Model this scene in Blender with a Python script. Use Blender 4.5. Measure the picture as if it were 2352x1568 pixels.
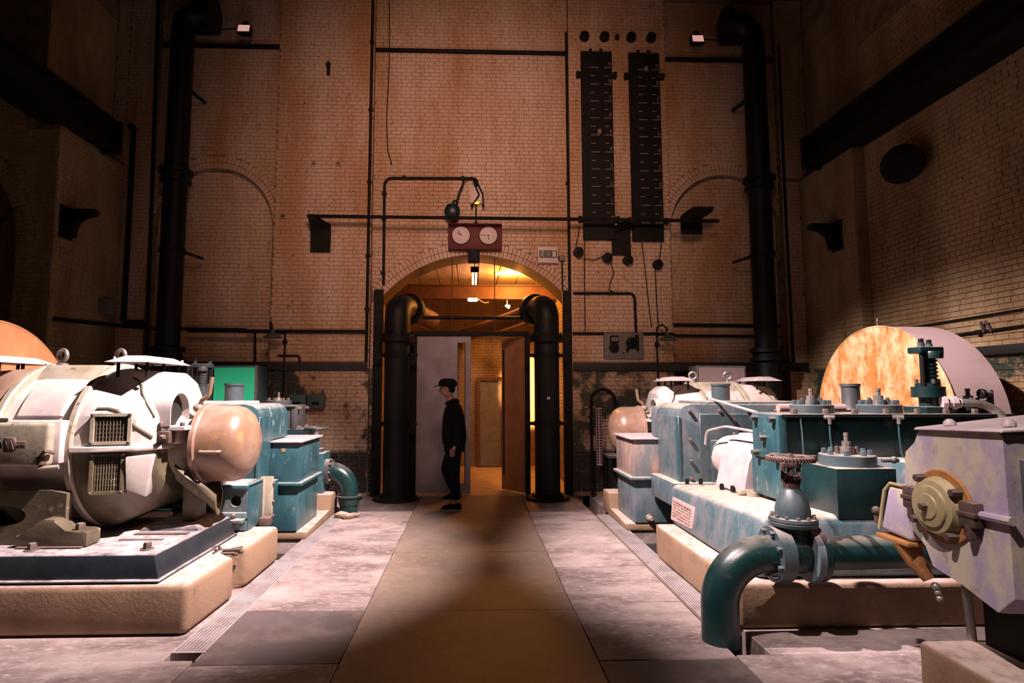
import bpy, bmesh, math, random
from math import pi, sin, cos, radians, sqrt, atan2
from mathutils import Vector, Matrix
random.seed(7)
scn = bpy.context.scene
for o in list(bpy.data.objects):
    bpy.data.objects.remove(o)

# ------------------------------------------------------------------ camera
FPX, W, H = 1310.0, 2352.0, 1568.0
cam_d = bpy.data.cameras.new('camera')
cam = bpy.data.objects.new('camera', cam_d)
scn.collection.objects.link(cam)
yaw, pitch = math.atan(42 / FPX), math.atan(116 / FPX)
cam.location = (0, 0, 1.6)
cam.rotation_euler = (pi / 2 + pitch, 0, -yaw)
cam_d.sensor_width = 36
cam_d.lens = 36 * FPX / W
cam_d.shift_x = (W / 2 - 1125) / W
cam_d.clip_start = 0.05
scn.camera = cam

# ------------------------------------------------------------------ world, exposure, lights
scn.view_settings.view_transform = 'Standard'
scn.view_settings.look = 'None'
scn.view_settings.gamma = 1
scn.view_settings.use_curve_mapping = False
scn.view_settings.exposure = 0.0
world = bpy.data.worlds.new('world')
scn.world = world
world.use_nodes = True
world.node_tree.nodes['Background'].inputs[0].default_value = (0.02, 0.015, 0.01, 1)
world.node_tree.nodes['Background'].inputs[1].default_value = 0.0


def spot(name, loc, target, power, angle, blend, color, radius=0.08):
    d = bpy.data.lights.new(name, 'SPOT')
    d.energy = power
    d.spot_size = radians(angle)
    d.spot_blend = blend
    d.color = color
    d.shadow_soft_size = radius
    o = bpy.data.objects.new(name, d)
    o.location = loc
    o.rotation_euler = (Vector(target) - Vector(loc)).to_track_quat('-Z', 'Y').to_euler()
    scn.collection.objects.link(o)
    return o


def point(name, loc, power, color, radius=0.1):
    d = bpy.data.lights.new(name, 'POINT')
    d.energy = power
    d.color = color
    d.shadow_soft_size = radius
    o = bpy.data.objects.new(name, d)
    o.location = loc
    scn.collection.objects.link(o)
    return o


PINK = (1.0, 0.80, 0.78)
spot('spot_light_left_machine', (1.5, 3.75, 6.5), (-2.75, 5.9, 0.5), 9000, 47, 0.75, PINK, 0.07)
spot('spot_light_right_machine', (-1.5, 3.75, 6.5), (3.35, 5.9, 0.6), 7600, 49, 0.8, PINK, 0.07)
spot('spot_light_right_front', (-0.6, 1.2, 6.2), (2.5, 3.1, 0.9), 1900, 30, 0.7, PINK, 0.07)
spot('spot_light_back_wall', (0.1, 1.2, 6.4), (0.0, 9.0, 4.7), 1500, 66, 1.0, (1.0, 0.53, 0.39), 1.1)
point('lobby_ceiling_lamp', (0.80, 10.35, 3.65), 150, (1.0, 0.36, 0.06), 0.05)
spot('lobby_wall_spot', (1.50, 10.6, 1.7), (1.38, 12.6, 1.62), 3000, 46, 0.4, (1.0, 0.42, 0.13), 0.05)
point('lobby_left_lamp', (-1.35, 11.9, 1.6), 5, (1.0, 0.32, 0.05), 0.12)

# ------------------------------------------------------------------ materials


def mat(name, base, c2=None, sc=5.0, lo=0.45, hi=0.62, c3=None, sc3=22.0, lo3=0.6, hi3=0.7,
        rough=0.5, metal=0.0, bump=0.15, bsc=60.0, dust=0.0, dustc=(0.50, 0.42, 0.37), stretch=(1, 1, 1),
        rnd=0.0, spec=0.5):
    m = bpy.data.materials.new(name)
    m.use_nodes = True
    nt = m.node_tree
    N, L = nt.nodes, nt.links
    b = N['Principled BSDF']
    b.inputs['Roughness'].default_value = rough
    b.inputs['Metallic'].default_value = metal
    b.inputs['Specular IOR Level'].default_value = spec
    geo = N.new('ShaderNodeNewGeometry')
    mp = N.new('ShaderNodeMapping')
    mp.inputs['Scale'].default_value = stretch
    L.new(geo.outputs['Position'], mp.inputs['Vector'])

    def noise(scale, det=6, src=None):
        n = N.new('ShaderNodeTexNoise')
        n.inputs['Scale'].default_value = scale
        n.inputs['Detail'].default_value = det
        n.inputs['Roughness'].default_value = 0.65
        L.new((src or mp).outputs[0], n.inputs['Vector'])
        return n.outputs['Fac']

    def ramp(sock, a, z):
        r = N.new('ShaderNodeMapRange')
        r.inputs[1].default_value, r.inputs[2].default_value = a, z
        L.new(sock, r.inputs[0])
        return r.outputs[0]

    def mix(fac, a, c):
        x = N.new('ShaderNodeMix')
        x.data_type = 'RGBA'
        if isinstance(fac, float):
            x.inputs[0].default_value = fac
        else:
            L.new(fac, x.inputs[0])
        for s, v in ((x.inputs[6], a), (x.inputs[7], c)):
            if isinstance(v, tuple):
                s.default_value = (*v, 1)
            else:
                L.new(v, s)
        return x.outputs[2]
    col = base
    if c2:
        col = mix(ramp(noise(sc), lo, hi), col, c2)
    if c3:
        col = mix(ramp(noise(sc3, 8), lo3, hi3), col, c3)
    if rnd:
        oi = N.new('ShaderNodeObjectInfo')
        hs = N.new('ShaderNodeHueSaturation')
        mr = N.new('ShaderNodeMapRange')
        mr.inputs[3].default_value, mr.inputs[4].default_value = 1 - rnd, 1 + rnd
        L.new(oi.outputs['Random'], mr.inputs[0])
        L.new(mr.outputs[0], hs.inputs['Value'])
        if isinstance(col, tuple):
            hs.inputs['Color'].default_value = (*col, 1)
        else:
            L.new(col, hs.inputs['Color'])
        col = hs.outputs[0]
    if dust:
        sx = N.new('ShaderNodeSeparateXYZ')
        L.new(geo.outputs['Normal'], sx.inputs[0])
        up = ramp(sx.outputs[2], 0.55, 1.0)
        mu = N.new('ShaderNodeMath')
        mu.operation = 'MULTIPLY'
        L.new(up, mu.inputs[0])
        mul2 = N.new('ShaderNodeMath')
        mul2.operation = 'MULTIPLY'
        L.new(ramp(noise(9.0), 0.25, 0.55), mul2.inputs[0])
        mul2.inputs[1].default_value = dust
        L.new(mul2.outputs[0], mu.inputs[1])
        col = mix(mu.outputs[0], col, dustc)
    if isinstance(col, tuple):
        b.inputs['Base Color'].default_value = (*col, 1)
    else:
        L.new(col, b.inputs['Base Color'])
    if bump:
        bp = N.new('ShaderNodeBump')
        bp.inputs['Strength'].default_value = bump
        bp.inputs['Distance'].default_value = 0.01
        L.new(noise(bsc, 5, geo), bp.inputs['Height'])
        L.new(bp.outputs[0], b.inputs['Normal'])
    return m


def emit(name, color, strength):
    m = bpy.data.materials.new(name)
    m.use_nodes = True
    b = m.node_tree.nodes['Principled BSDF']
    b.inputs['Base Color'].default_value = (*color, 1)
    b.inputs['Emission Color'].default_value = (*color, 1)
    b.inputs['Emission Strength'].default_value = strength
    return m


def brick_mat(name, cream, stain, dark, dado=True):
    """painted brick: cream paint with stains; dark green paint that flakes below the dado; black skirting"""
    m = mat(name, cream, stain, sc=0.75, lo=0.38, hi=0.62, c3=dark, sc3=7.0, lo3=0.60, hi3=0.78, rough=0.55,
            bump=0.25, bsc=45, stretch=(1.6, 1.6, 0.45), rnd=0.05)
    nt = m.node_tree
    N, L = nt.nodes, nt.links
    b = N['Principled BSDF']
    src = b.inputs['Base Color'].links[0].from_socket
    geo = N.new('ShaderNodeNewGeometry')
    # fine speckle
    n0 = N.new('ShaderNodeTexNoise')
    n0.inputs['Scale'].default_value = 26
    n0.inputs['Detail'].default_value = 4
    L.new(geo.outputs['Position'], n0.inputs['Vector'])
    r0 = N.new('ShaderNodeMapRange')
    r0.inputs[1].default_value, r0.inputs[2].default_value = 0.66, 0.72
    L.new(n0.outputs['Fac'], r0.inputs[0])
    mx0 = N.new('ShaderNodeMix')
    mx0.data_type = 'RGBA'
    L.new(r0.outputs[0], mx0.inputs[0])
    L.new(src, mx0.inputs[6])
    mx0.inputs[7].default_value = (*[c * 0.3 for c in dark], 1)
    src = mx0.outputs[2]
    if dado:
        sep = N.new('ShaderNodeSeparateXYZ')
        L.new(geo.outputs['Position'], sep.inputs[0])

        def step(a, z):
            r = N.new('ShaderNodeMapRange')
            r.inputs[1].default_value, r.inputs[2].default_value = a, z
            r.inputs[3].default_value, r.inputs[4].default_value = 1, 0
            L.new(sep.outputs[2], r.inputs[0])
            return r.outputs[0]
        n = N.new('ShaderNodeTexNoise')
        n.inputs['Scale'].default_value = 1.1
        n.inputs['Detail'].default_value = 8
        n.inputs['Roughness'].default_value = 0.7
        L.new(geo.outputs['Position'], n.inputs['Vector'])
        nr = N.new('ShaderNodeMapRange')
        nr.inputs[1].default_value, nr.inputs[2].default_value = 0.46, 0.53
        L.new(n.outputs['Fac'], nr.inputs[0])
        mm = N.new('ShaderNodeMath')
        mm.operation = 'MULTIPLY'
        L.new(step(1.96, 1.98), mm.inputs[0])
        L.new(nr.outputs[0], mm.inputs[1])
        for fac, c in ((mm.outputs[0], (0.025, 0.035, 0.022)), (step(0.66, 0.74), (0.012, 0.012, 0.012))):
            mx = N.new('ShaderNodeMix')
            mx.data_type = 'RGBA'
            L.new(fac, mx.inputs[0])
            L.new(src, mx.inputs[6])
            mx.inputs[7].default_value = (*c, 1)
            src = mx.outputs[2]
    L.new(src, b.inputs['Base Color'])
    return m


M = dict(
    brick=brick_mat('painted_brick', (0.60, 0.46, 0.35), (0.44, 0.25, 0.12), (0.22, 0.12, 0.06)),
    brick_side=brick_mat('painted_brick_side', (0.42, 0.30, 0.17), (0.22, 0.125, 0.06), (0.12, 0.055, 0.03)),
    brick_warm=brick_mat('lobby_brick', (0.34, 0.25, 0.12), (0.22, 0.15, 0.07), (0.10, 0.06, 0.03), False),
    mortar=mat('mortar', (0.27, 0.185, 0.125), (0.16, 0.105, 0.07), rough=0.9, bump=0.3),
    black=mat('black_iron', (0.005, 0.005, 0.005), (0.008, 0.007, 0.006), rough=0.6, bump=0.2, spec=0.2),
    pipe=mat('dark_pipe_paint', (0.005, 0.007, 0.007), (0.008, 0.009, 0.009), rough=0.5, bump=0.15, spec=0.25),
    dado=mat('dado_paint', (0.012, 0.012, 0.011), rough=0.6),
    slab=mat('floor_slab', (0.38, 0.30, 0.285), (0.16, 0.115, 0.11), sc=1.5, lo=0.40, hi=0.62, c3=(0.46, 0.37, 0.35), sc3=16,
             lo3=0.5, hi3=0.72, rough=0.55, bump=0.35, bsc=90, rnd=0.12, stretch=(0.8, 1.5, 1)),
    slab_path=mat('path_slab', (0.25, 0.185, 0.15), (0.17, 0.125, 0.10), sc=1.2, lo=0.38, hi=0.66, c3=(0.29, 0.22, 0.18),
                  sc3=14, lo3=0.5, hi3=0.8, rough=0.48, bump=0.3, bsc=110, rnd=0.06),
    slab_dark=mat('dark_slab', (0.11, 0.085, 0.085), (0.22, 0.17, 0.15), sc=2.2, lo=0.48, hi=0.7, rough=0.5, bump=0.35, bsc=90),
    joint=mat('floor_joint', (0.16, 0.11, 0.08), rough=0.9, bump=0.3),
    grate=mat('steel_grating', (0.42, 0.36, 0.36), (0.30, 0.25, 0.25), rough=0.5, metal=0.2),
    concrete=mat('plinth_concrete', (0.27, 0.17, 0.105), (0.19, 0.115, 0.07), sc=2.5, lo=0.42, hi=0.68, c3=(0.11, 0.07, 0.045), sc3=7,
                 lo3=0.62, hi3=0.76, rough=0.8, bump=0.4, bsc=35, dust=0.8, dustc=(0.56, 0.45, 0.41)),  # top dust brightened for light from above; base darkened for the shaded front
    white=mat('worn_white_paint', (0.55, 0.49, 0.45), (0.40, 0.34, 0.35), sc=4, lo=0.42, hi=0.68, c3=(0.20, 0.15, 0.10), sc3=11,
              lo3=0.62, hi3=0.76, rough=0.45, bump=0.12, bsc=30),
    dirty=mat('dirty_white_paint', (0.38, 0.33, 0.26), (0.24, 0.20, 0.14), sc=4, lo=0.42, hi=0.66, c3=(0.12, 0.09, 0.05), sc3=12,
              lo3=0.60, hi3=0.70, rough=0.5, bump=0.15, bsc=30),
    olive=mat('grimy_shaded_olive_paint', (0.13, 0.105, 0.065), (0.07, 0.055, 0.033), sc=4, lo=0.42, hi=0.66, c3=(0.34, 0.30, 0.25), sc3=7, lo3=0.62, hi3=0.72, rough=0.5, bump=0.15, bsc=30),  # grime plus the shade on the motor's lower half, put into the colour
    lilac=mat('stripped_lilac_paint', (0.50, 0.45, 0.35), (0.36, 0.30, 0.40), sc=5, lo=0.42, hi=0.58, c3=(0.26, 0.19, 0.12), sc3=9,
              lo3=0.58, hi3=0.74, rough=0.5, bump=0.15, bsc=25, stretch=(1.2, 1.2, 0.8)),
    yellowed=mat('yellowed_cream_paint', (0.40, 0.34, 0.19), (0.28, 0.22, 0.10), sc=7, lo=0.4, hi=0.7, rough=0.45, bump=0.15),
    orange=mat('rusty_orange_paint', (0.38, 0.17, 0.05), (0.24, 0.10, 0.035), sc=12, rough=0.6),
    copper=mat('pinkish_dome_paint', (0.33, 0.22, 0.17), (0.24, 0.135, 0.085), sc=3.5, lo=0.42, hi=0.62, c3=(0.40, 0.22, 0.10), sc3=6,
               lo3=0.58, hi3=0.7, rough=0.35, bump=0.08),
    teal=mat('teal_paint', (0.022, 0.072, 0.086), (0.045, 0.12, 0.14), sc=3.5, lo=0.40, hi=0.66, c3=(0.34, 0.38, 0.38), sc3=9,
             lo3=0.60, hi3=0.72, rough=0.35, bump=0.08, bsc=30, dust=0.75, dustc=(0.60, 0.55, 0.52), stretch=(1.3, 1.3, 0.6)),
    teal_dark=mat('dark_teal_paint', (0.004, 0.018, 0.020), (0.007, 0.027, 0.030), sc=3, c3=(0.15, 0.12, 0.08), sc3=14, lo3=0.66, hi3=0.76,
                  rough=0.38, bump=0.1, dust=0.9, dustc=(0.46, 0.34, 0.29)),
    teal_worn=mat('worn_teal_paint', (0.05, 0.105, 0.12), (0.17, 0.175, 0.20), sc=6, lo=0.36, hi=0.72, c3=(0.30, 0.20, 0.17), sc3=14,
                  lo3=0.56, hi3=0.76, rough=0.45, bump=0.12, dust=0.9, dustc=(0.62, 0.48, 0.38), stretch=(1.3, 1.3, 0.7)),
    navy=mat('dark_blue_base_paint', (0.011, 0.016, 0.021), (0.018, 0.024, 0.03), sc=3, rough=0.4, dust=0.95, dustc=(0.50, 0.42, 0.42)),
    bluegrey=mat('blue_grey_paint', (0.04, 0.065, 0.075), (0.07, 0.09, 0.098), sc=6, rough=0.4, bump=0.1, dust=0.6),
    greenpipe=mat('green_pipe_paint', (0.005, 0.026, 0.026), (0.008, 0.036, 0.035), sc=4, c3=(0.06, 0.05, 0.05), sc3=6, lo3=0.58, hi3=0.8,
                  rough=0.3, bump=0.1, bsc=80, dust=0.35),
    bolt=mat('rusty_bolt', (0.13, 0.085, 0.07), (0.08, 0.055, 0.05), sc=20, rough=0.55, metal=0.2, dust=0.5),
    steel=mat('dull_steel', (0.28, 0.25, 0.23), (0.16, 0.13, 0.12), sc=8, rough=0.4, metal=0.5),
    rust=mat('rust', (0.10, 0.055, 0.045), (0.06, 0.04, 0.035), sc=14, rough=0.7, bump=0.3, dust=0.25),
    grille=mat('grille_dark', (0.015, 0.013, 0.01), rough=0.7),
    drum_face=mat('rust_mottled_steel', (0.46, 0.20, 0.055), (0.74, 0.54, 0.32), sc=4.5, lo=0.42, hi=0.66, c3=(0.30, 0.10, 0.025), sc3=16,
                  lo3=0.52, hi3=0.72, rough=0.42, metal=0.1, bump=0.06, stretch=(1.2, 1.2, 0.75)),
    drum_face2=mat('rust_brown_steel', (0.50, 0.20, 0.09), (0.56, 0.27, 0.12), sc=3.0, lo=0.44, hi=0.66, c3=(0.62, 0.36, 0.16), sc3=6,
                   lo3=0.6, hi3=0.75, rough=0.5, bump=0.05, stretch=(1.4, 1.4, 0.4)),
    drum_side=mat('pink_grey_sheet', (0.42, 0.30, 0.30), (0.36, 0.25, 0.25), sc=2, rough=0.6, bump=0.1),
    lid=mat('lid_paint', (0.46, 0.39, 0.39), (0.38, 0.31, 0.33), sc=5, rough=0.5, bump=0.1),
    red=mat('red_panel', (0.10, 0.006, 0.006), rough=0.6),
    face=mat('clock_face', (0.62, 0.52, 0.52), rough=0.5, bump=0),
    mark=mat('pale_marking', (0.22, 0.15, 0.14), rough=0.7, bump=0),
    signwhite=mat('sign_white', (0.60, 0.50, 0.48), rough=0.5, bump=0),
    signgreen=mat('sign_green', (0.01, 0.045, 0.03), rough=0.4, bump=0),
    grey=mat('panel_grey', (0.16, 0.16, 0.15), (0.12, 0.12, 0.11), sc=6, rough=0.6),
    doorgrey=mat('door_grey', (0.30, 0.27, 0.30), (0.22, 0.19, 0.22), sc=2.2, lo=0.4, hi=0.6, rough=0.45, bump=0.06),
    doorwood=mat('door_brown', (0.32, 0.17, 0.09), (0.26, 0.13, 0.07), rough=0.5),
    glass=None,
    greencab=mat('green_cabinet_paint', (0.03, 0.60, 0.30), rough=0.5, bump=0.05),
    greycab=mat('grey_green_cabinet', (0.05, 0.085, 0.08), rough=0.5),
    gunmetal=mat('dark_grey_machine', (0.05, 0.055, 0.06), (0.07, 0.07, 0.07), rough=0.5, dust=0.6),
    lobbyfloor=mat('lobby_floor', (0.50, 0.38, 0.24), (0.40, 0.28, 0.17), sc=3, rough=0.6),
    ceilboard=mat('lobby_ceiling_board', (0.62, 0.52, 0.40), (0.45, 0.34, 0.22), sc=2, rough=0.8, stretch=(1, .3, 1)),
    beam=mat('brown_beam', (0.12, 0.05, 0.028), (0.08, 0.035, 0.02), rough=0.6),
    dark_cloth=mat('dark_cloth', (0.006, 0.006, 0.008), rough=0.95, bump=0.2, spec=0.1),
    skin=mat('skin', (0.26, 0.13, 0.09), rough=0.5, bump=0),
    sole=mat('shoe_sole', (0.25, 0.22, 0.2), rough=0.7),
    plaster=mat('dark_plaster', (0.03, 0.024, 0.018), rough=0.9),
    tube=emit('fluorescent_tube', (1.0, 0.55, 0.38), 5.0),
    strip=emit('ceiling_strip_light', (1.0, 0.62, 0.25), 9.0),
    amber=emit('amber_lamp', (1.0, 0.62, 0.03), 2.2),
    floodglass=emit('dim_floodlight_glass', (0.80, 0.42, 0.36), 0.75),
    exitgreen=emit('green_exit_glow', (0.05, 0.8, 0.4), 1.0),
    redglow=emit('red_wall_light', (1.0, 0.16, 0.08), 2.5),
    white_lamp=emit('lamp_bulb', (1.0, 0.75, 0.5), 6.0),
)
g = bpy.data.materials.new('glass_pane')
g.use_nodes = True
gb = g.node_tree.nodes['Principled BSDF']
gb.inputs['Base Color'].default_value = (0.9, 0.9, 0.85, 1)
gb.inputs['Roughness'].default_value = 0.05
gb.inputs['Transmission Weight'].default_value = 1.0
gb.inputs['IOR'].default_value = 1.1
M['glass'] = g

# ------------------------------------------------------------------ geometry helpers


class G:
    def __init__(s):
        s.bm = bmesh.new()

    def _bev(s, verts, bev, seg):
        if bev:
            vs = set(verts)
            es = [e for e in s.bm.edges if e.verts[0] in vs and e.verts[1] in vs]
            bmesh.ops.bevel(s.bm, geom=es, offset=bev, segments=seg, affect='EDGES', profile=0.5, clamp_overlap=True)
        return s

    def box(s, x0, x1, y0, y1, z0, z1, bev=0, seg=2):
        x0, x1 = min(x0, x1), max(x0, x1)
        v = [s.bm.verts.new((x, y, z)) for z in (z0, z1) for y in (y0, y1) for x in (x0, x1)]
        for f in ((0, 2, 3, 1), (4, 5, 7, 6), (0, 1, 5, 4), (2, 6, 7, 3), (0, 4, 6, 2), (1, 3, 7, 5)):
            s.bm.faces.new([v[i] for i in f])
        return s._bev(v, bev, seg)

    def hexa(s, bottom, top, bev=0, seg=2):
        """8-corner block: two lists of four points"""
        v = [s.bm.verts.new(p) for p in list(bottom) + list(top)]
        for f in ((0, 1, 2, 3), (7, 6, 5, 4), (0, 4, 5, 1), (1, 5, 6, 2), (2, 6, 7, 3), (3, 7, 4, 0)):
            s.bm.faces.new([v[i] for i in f])
        return s._bev(v, bev, seg)

    def loft(s, rings, cap=True, close=True):
        R = [[s.bm.verts.new(p) for p in r] for r in rings]
        n = len(R[0])
        for a, b in zip(R, R[1:]):
            for i in range(n if close else n - 1):
                j = (i + 1) % n
                s.bm.faces.new((a[i], a[j], b[j], b[i]))
        if cap:
            s.bm.faces.new(R[0][::-1])
            s.bm.faces.new(R[-1])
        return s

    @staticmethod
    def frame(d):
        d = Vector(d).normalized()
        u = d.orthogonal().normalized() if abs(d.z) > 0.9 else d.cross(Vector((0, 0, 1))).normalized()
        return d, u, d.cross(u)

    def lathe(s, o, axis, prof, seg=28, cap=True):
        d, u, v = s.frame(axis)
        o = Vector(o)
        rings = [[o + d * t + (u * cos(2 * pi * k / seg) + v * sin(2 * pi * k / seg)) * max(r, 1e-4) for k in range(seg)] for t, r in prof]
        return s.loft(rings, cap)

    def cyl(s, p0, p1, r0, r1=None, seg=20):
        p0, p1 = Vector(p0), Vector(p1)
        return s.lathe(p0, p1 - p0, [(0, r0), ((p1 - p0).length, r0 if r1 is None else r1)], seg)

    def tube(s, pts, r, seg=10, bend=0, n=6, cap=True):
        P = [Vector(p) for p in pts]
        if bend:
            Q = [P[0]]
            for a, b, c in zip(P, P[1:], P[2:]):
                d1, d2 = (a - b), (c - b)
                k = min(bend, d1.length * .49, d2.length * .49)
                s0, s1 = b + d1.normalized() * k, b + d2.normalized() * k
                for i in range(n + 1):
                    t = i / n
                    Q.append(s0 * (1 - t) ** 2 + b * 2 * t * (1 - t) + s1 * t * t)
            Q.append(P[-1])
            P = Q
        rs = r if isinstance(r, (list, tuple)) else [r] * len(P)
        T = [(P[min(i + 1, len(P) - 1)] - P[max(i - 1, 0)]).normalized() for i in range(len(P))]
        d, u, v = s.frame(T[0])
        rings = []
        for i, p in enumerate(P):
            if i:
                q = T[i - 1].rotation_difference(T[i])
                u = q @ u
            w = T[i].cross(u)
            rings.append([p + (u * cos(2 * pi * k / seg) + w * sin(2 * pi * k / seg)) * rs[i] for k in range(seg)])
        return s.loft(rings, cap)

    def prism(s, poly, axis, a0, a1, bev=0, seg=2):
        """poly in the two other axes, in x,y,z order; extruded along axis"""
        def pt(p, a):
            return {'x': (a, p[0], p[1]), 'y': (p[0], a, p[1]), 'z': (p[0], p[1], a)}[axis]
        A = [s.bm.verts.new(pt(p, a0)) for p in poly]
        B = [s.bm.verts.new(pt(p, a1)) for p in poly]
        n = len(poly)
        s.bm.faces.new(A)
        s.bm.faces.new(B[::-1])
        for i in range(n):
            j = (i + 1) % n
            s.bm.faces.new((A[i], B[i], B[j], A[j]))
        return s._bev(A + B, bev, seg)

    def torus(s, o, axis, R, r, seg=28, sg=8, a0=0, a1=2 * pi, up=None):
        d, u, v = s.frame(axis)
        if up is not None:
            u = Vector(up)
            v = d.cross(u)
        o = Vector(o)
        full = abs(a1 - a0 - 2 * pi) < 1e-5
        m = seg if full else seg + 1
        rings = []
        for k in range(m):
            a = a0 + (a1 - a0) * k / seg
            c = u * cos(a) + v * sin(a)
            rings.append([o + c * R + (c * cos(2 * pi * j / sg) + d * sin(2 * pi * j / sg)) * r for j in range(sg)])
        if full:
            rings.append(None)
            R_ = [[s.bm.verts.new(p) for p in q] for q in rings[:-1]]
            for i in range(m):
                a, b = R_[i], R_[(i + 1) % m]
                for j in range(sg):
                    k = (j + 1) % sg
                    s.bm.faces.new((a[j], a[k], b[k], b[j]))
            return s
        return s.loft(rings)

    def ball(s, o, r, sc=(1, 1, 1), seg=16, rng=10):
        mt = Matrix.Translation(Vector(o)) @ Matrix.Diagonal((r * sc[0], r * sc[1], r * sc[2], 1))
        bmesh.ops.create_uvsphere(s.bm, u_segments=seg, v_segments=rng, radius=1, matrix=mt)
        return s


ORG = {}
LINK = scn.collection.objects.link


def tag(o, label, cat, group=None, kind=None):
    if label:
        o['label'] = label
    if cat:
        o['category'] = cat
    if group:
        o['group'] = group
    if kind:
        o['kind'] = kind
    return o


def thing(name, loc, label, cat, group=None):
    o = bpy.data.objects.new(name, None)
    o.empty_display_size = 0.1
    o.location = loc
    LINK(o)
    ORG[o.name] = Vector(loc)
    return tag(o, label, cat, group)


def to_mesh(name, gm, m, org, sharp=38):
    me = bpy.data.meshes.new(name)
    bmesh.ops.recalc_face_normals(gm.bm, faces=gm.bm.faces)
    if org is not None:
        bmesh.ops.translate(gm.bm, verts=gm.bm.verts, vec=-org)
    gm.bm.to_mesh(me)
    gm.bm.free()
    me.materials.append(m)
    for p in me.polygons:
        p.use_smooth = True
    me.set_sharp_from_angle(angle=radians(sharp))
    return me


def part(name, gm, m, parent, label=None, kind=None, sharp=38):
    org = ORG[parent.name] if parent else Vector((0, 0, 0))
    o = bpy.data.objects.new(name, to_mesh(name, gm, M[m] if isinstance(m, str) else m, org, sharp))
    LINK(o)
    if parent:
        o.parent = parent
    ORG[o.name] = org
    if label:
        o['label'] = label
    if kind:
        o['kind'] = kind
    return o


def solo(name, gm, m, label, cat, group=None, kind=None, loc=None):
    """a thing that is one mesh"""
    bb = [v.co for v in gm.bm.verts]
    c = Vector(loc) if loc else Vector((sum(v.x for v in bb) / len(bb), sum(v.y for v in bb) / len(bb), min(v.z for v in bb)))
    o = bpy.data.objects.new(name, to_mesh(name, gm, M[m], c))
    o.location = c
    LINK(o)
    ORG[o.name] = c
    return tag(o, label, cat, group, kind)


def struct(name, gm, m, parent=None):
    o = part(name, gm, m, parent)
    if not parent:
        o['kind'] = 'structure'
    return o


MESHES = {}


def bolt_mesh(r, h, m, shape):
    k = (round(r, 4), round(h, 4), m, shape)
    if k not in MESHES:
        gm = G()
        if shape == 'hex':
            gm.lathe((0, 0, 0), (0, 0, 1), [(-0.004, r), (h * .75, r), (h, r * .8)], 6)
        elif shape == 'stud':
            gm.lathe((0, 0, 0), (0, 0, 1), [(-0.004, r), (h * .5, r), (h * .5, r * .55), (h, r * .5)], 8)
        else:
            gm.lathe((0, 0, 0), (0, 0, 1), [(-0.003, r), (h * .5, r * .9), (h, r * .4)], 8)
        MESHES[k] = to_mesh('bolt', gm, M[m], None)
    return MESHES[k]


def bolts(pts, axis, r, h, parent, m='bolt', shape='hex', name='bolt'):
    me = bolt_mesh(r, h, m, shape)
    q = Vector((0, 0, 1)).rotation_difference(Vector(axis).normalized())
    for p in pts:
        o = bpy.data.objects.new(name, me)
        o.parent = parent
        o.location = Vector(p) - ORG[parent.name]
        o.rotation_mode = 'QUATERNION'
        o.rotation_quaternion = q
        LINK(o)
        ORG[o.name] = ORG[parent.name]


def circ(o, axis, R, n, a0=0):
    d, u, v = G.frame(axis)
    return [Vector(o) + (u * cos(a0 + 2 * pi * k / n) + v * sin(a0 + 2 * pi * k / n)) * R for k in range(n)]


def text_mesh(s, size, depth=0.002):
    cu = bpy.data.curves.new('numeral', 'FONT')
    cu.body = s
    cu.size = size
    cu.extrude = depth
    cu.align_x = 'CENTER'
    cu.align_y = 'CENTER'
    cu.resolution_u = 3
    ob = bpy.data.objects.new('numeral', cu)
    LINK(ob)
    dg = bpy.context.evaluated_depsgraph_get()
    me = bpy.data.meshes.new_from_object(ob.evaluated_get(dg))
    bpy.data.objects.remove(ob)
    return me


# ------------------------------------------------------------------ bricks
def unit_brick():
    gm = G()   # u in x, depth in y (front at -0.5), height in z, chamfered front
    c = 0.02
    gm.loft([[(-.5, .5, -.5), (.5, .5, -.5), (.5, .5, .5), (-.5, .5, .5)],
             [(-.5, -.3, -.5), (.5, -.3, -.5), (.5, -.3, .5), (-.5, -.3, .5)],
             [(-.5 + c, -.5, -.5 + 2.6 * c), (.5 - c, -.5, -.5 + 2.6 * c), (.5 - c, -.5, .5 - 2.6 * c), (-.5 + c, -.5, .5 - 2.6 * c)]])
    return gm


UB = unit_brick()
UB_co = [v.co.copy() for v in UB.bm.verts]
UB.bm.verts.index_update()
UB_f = [[v.index for v in f.verts] for f in UB.bm.faces]
COURSE = 0.0630


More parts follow.
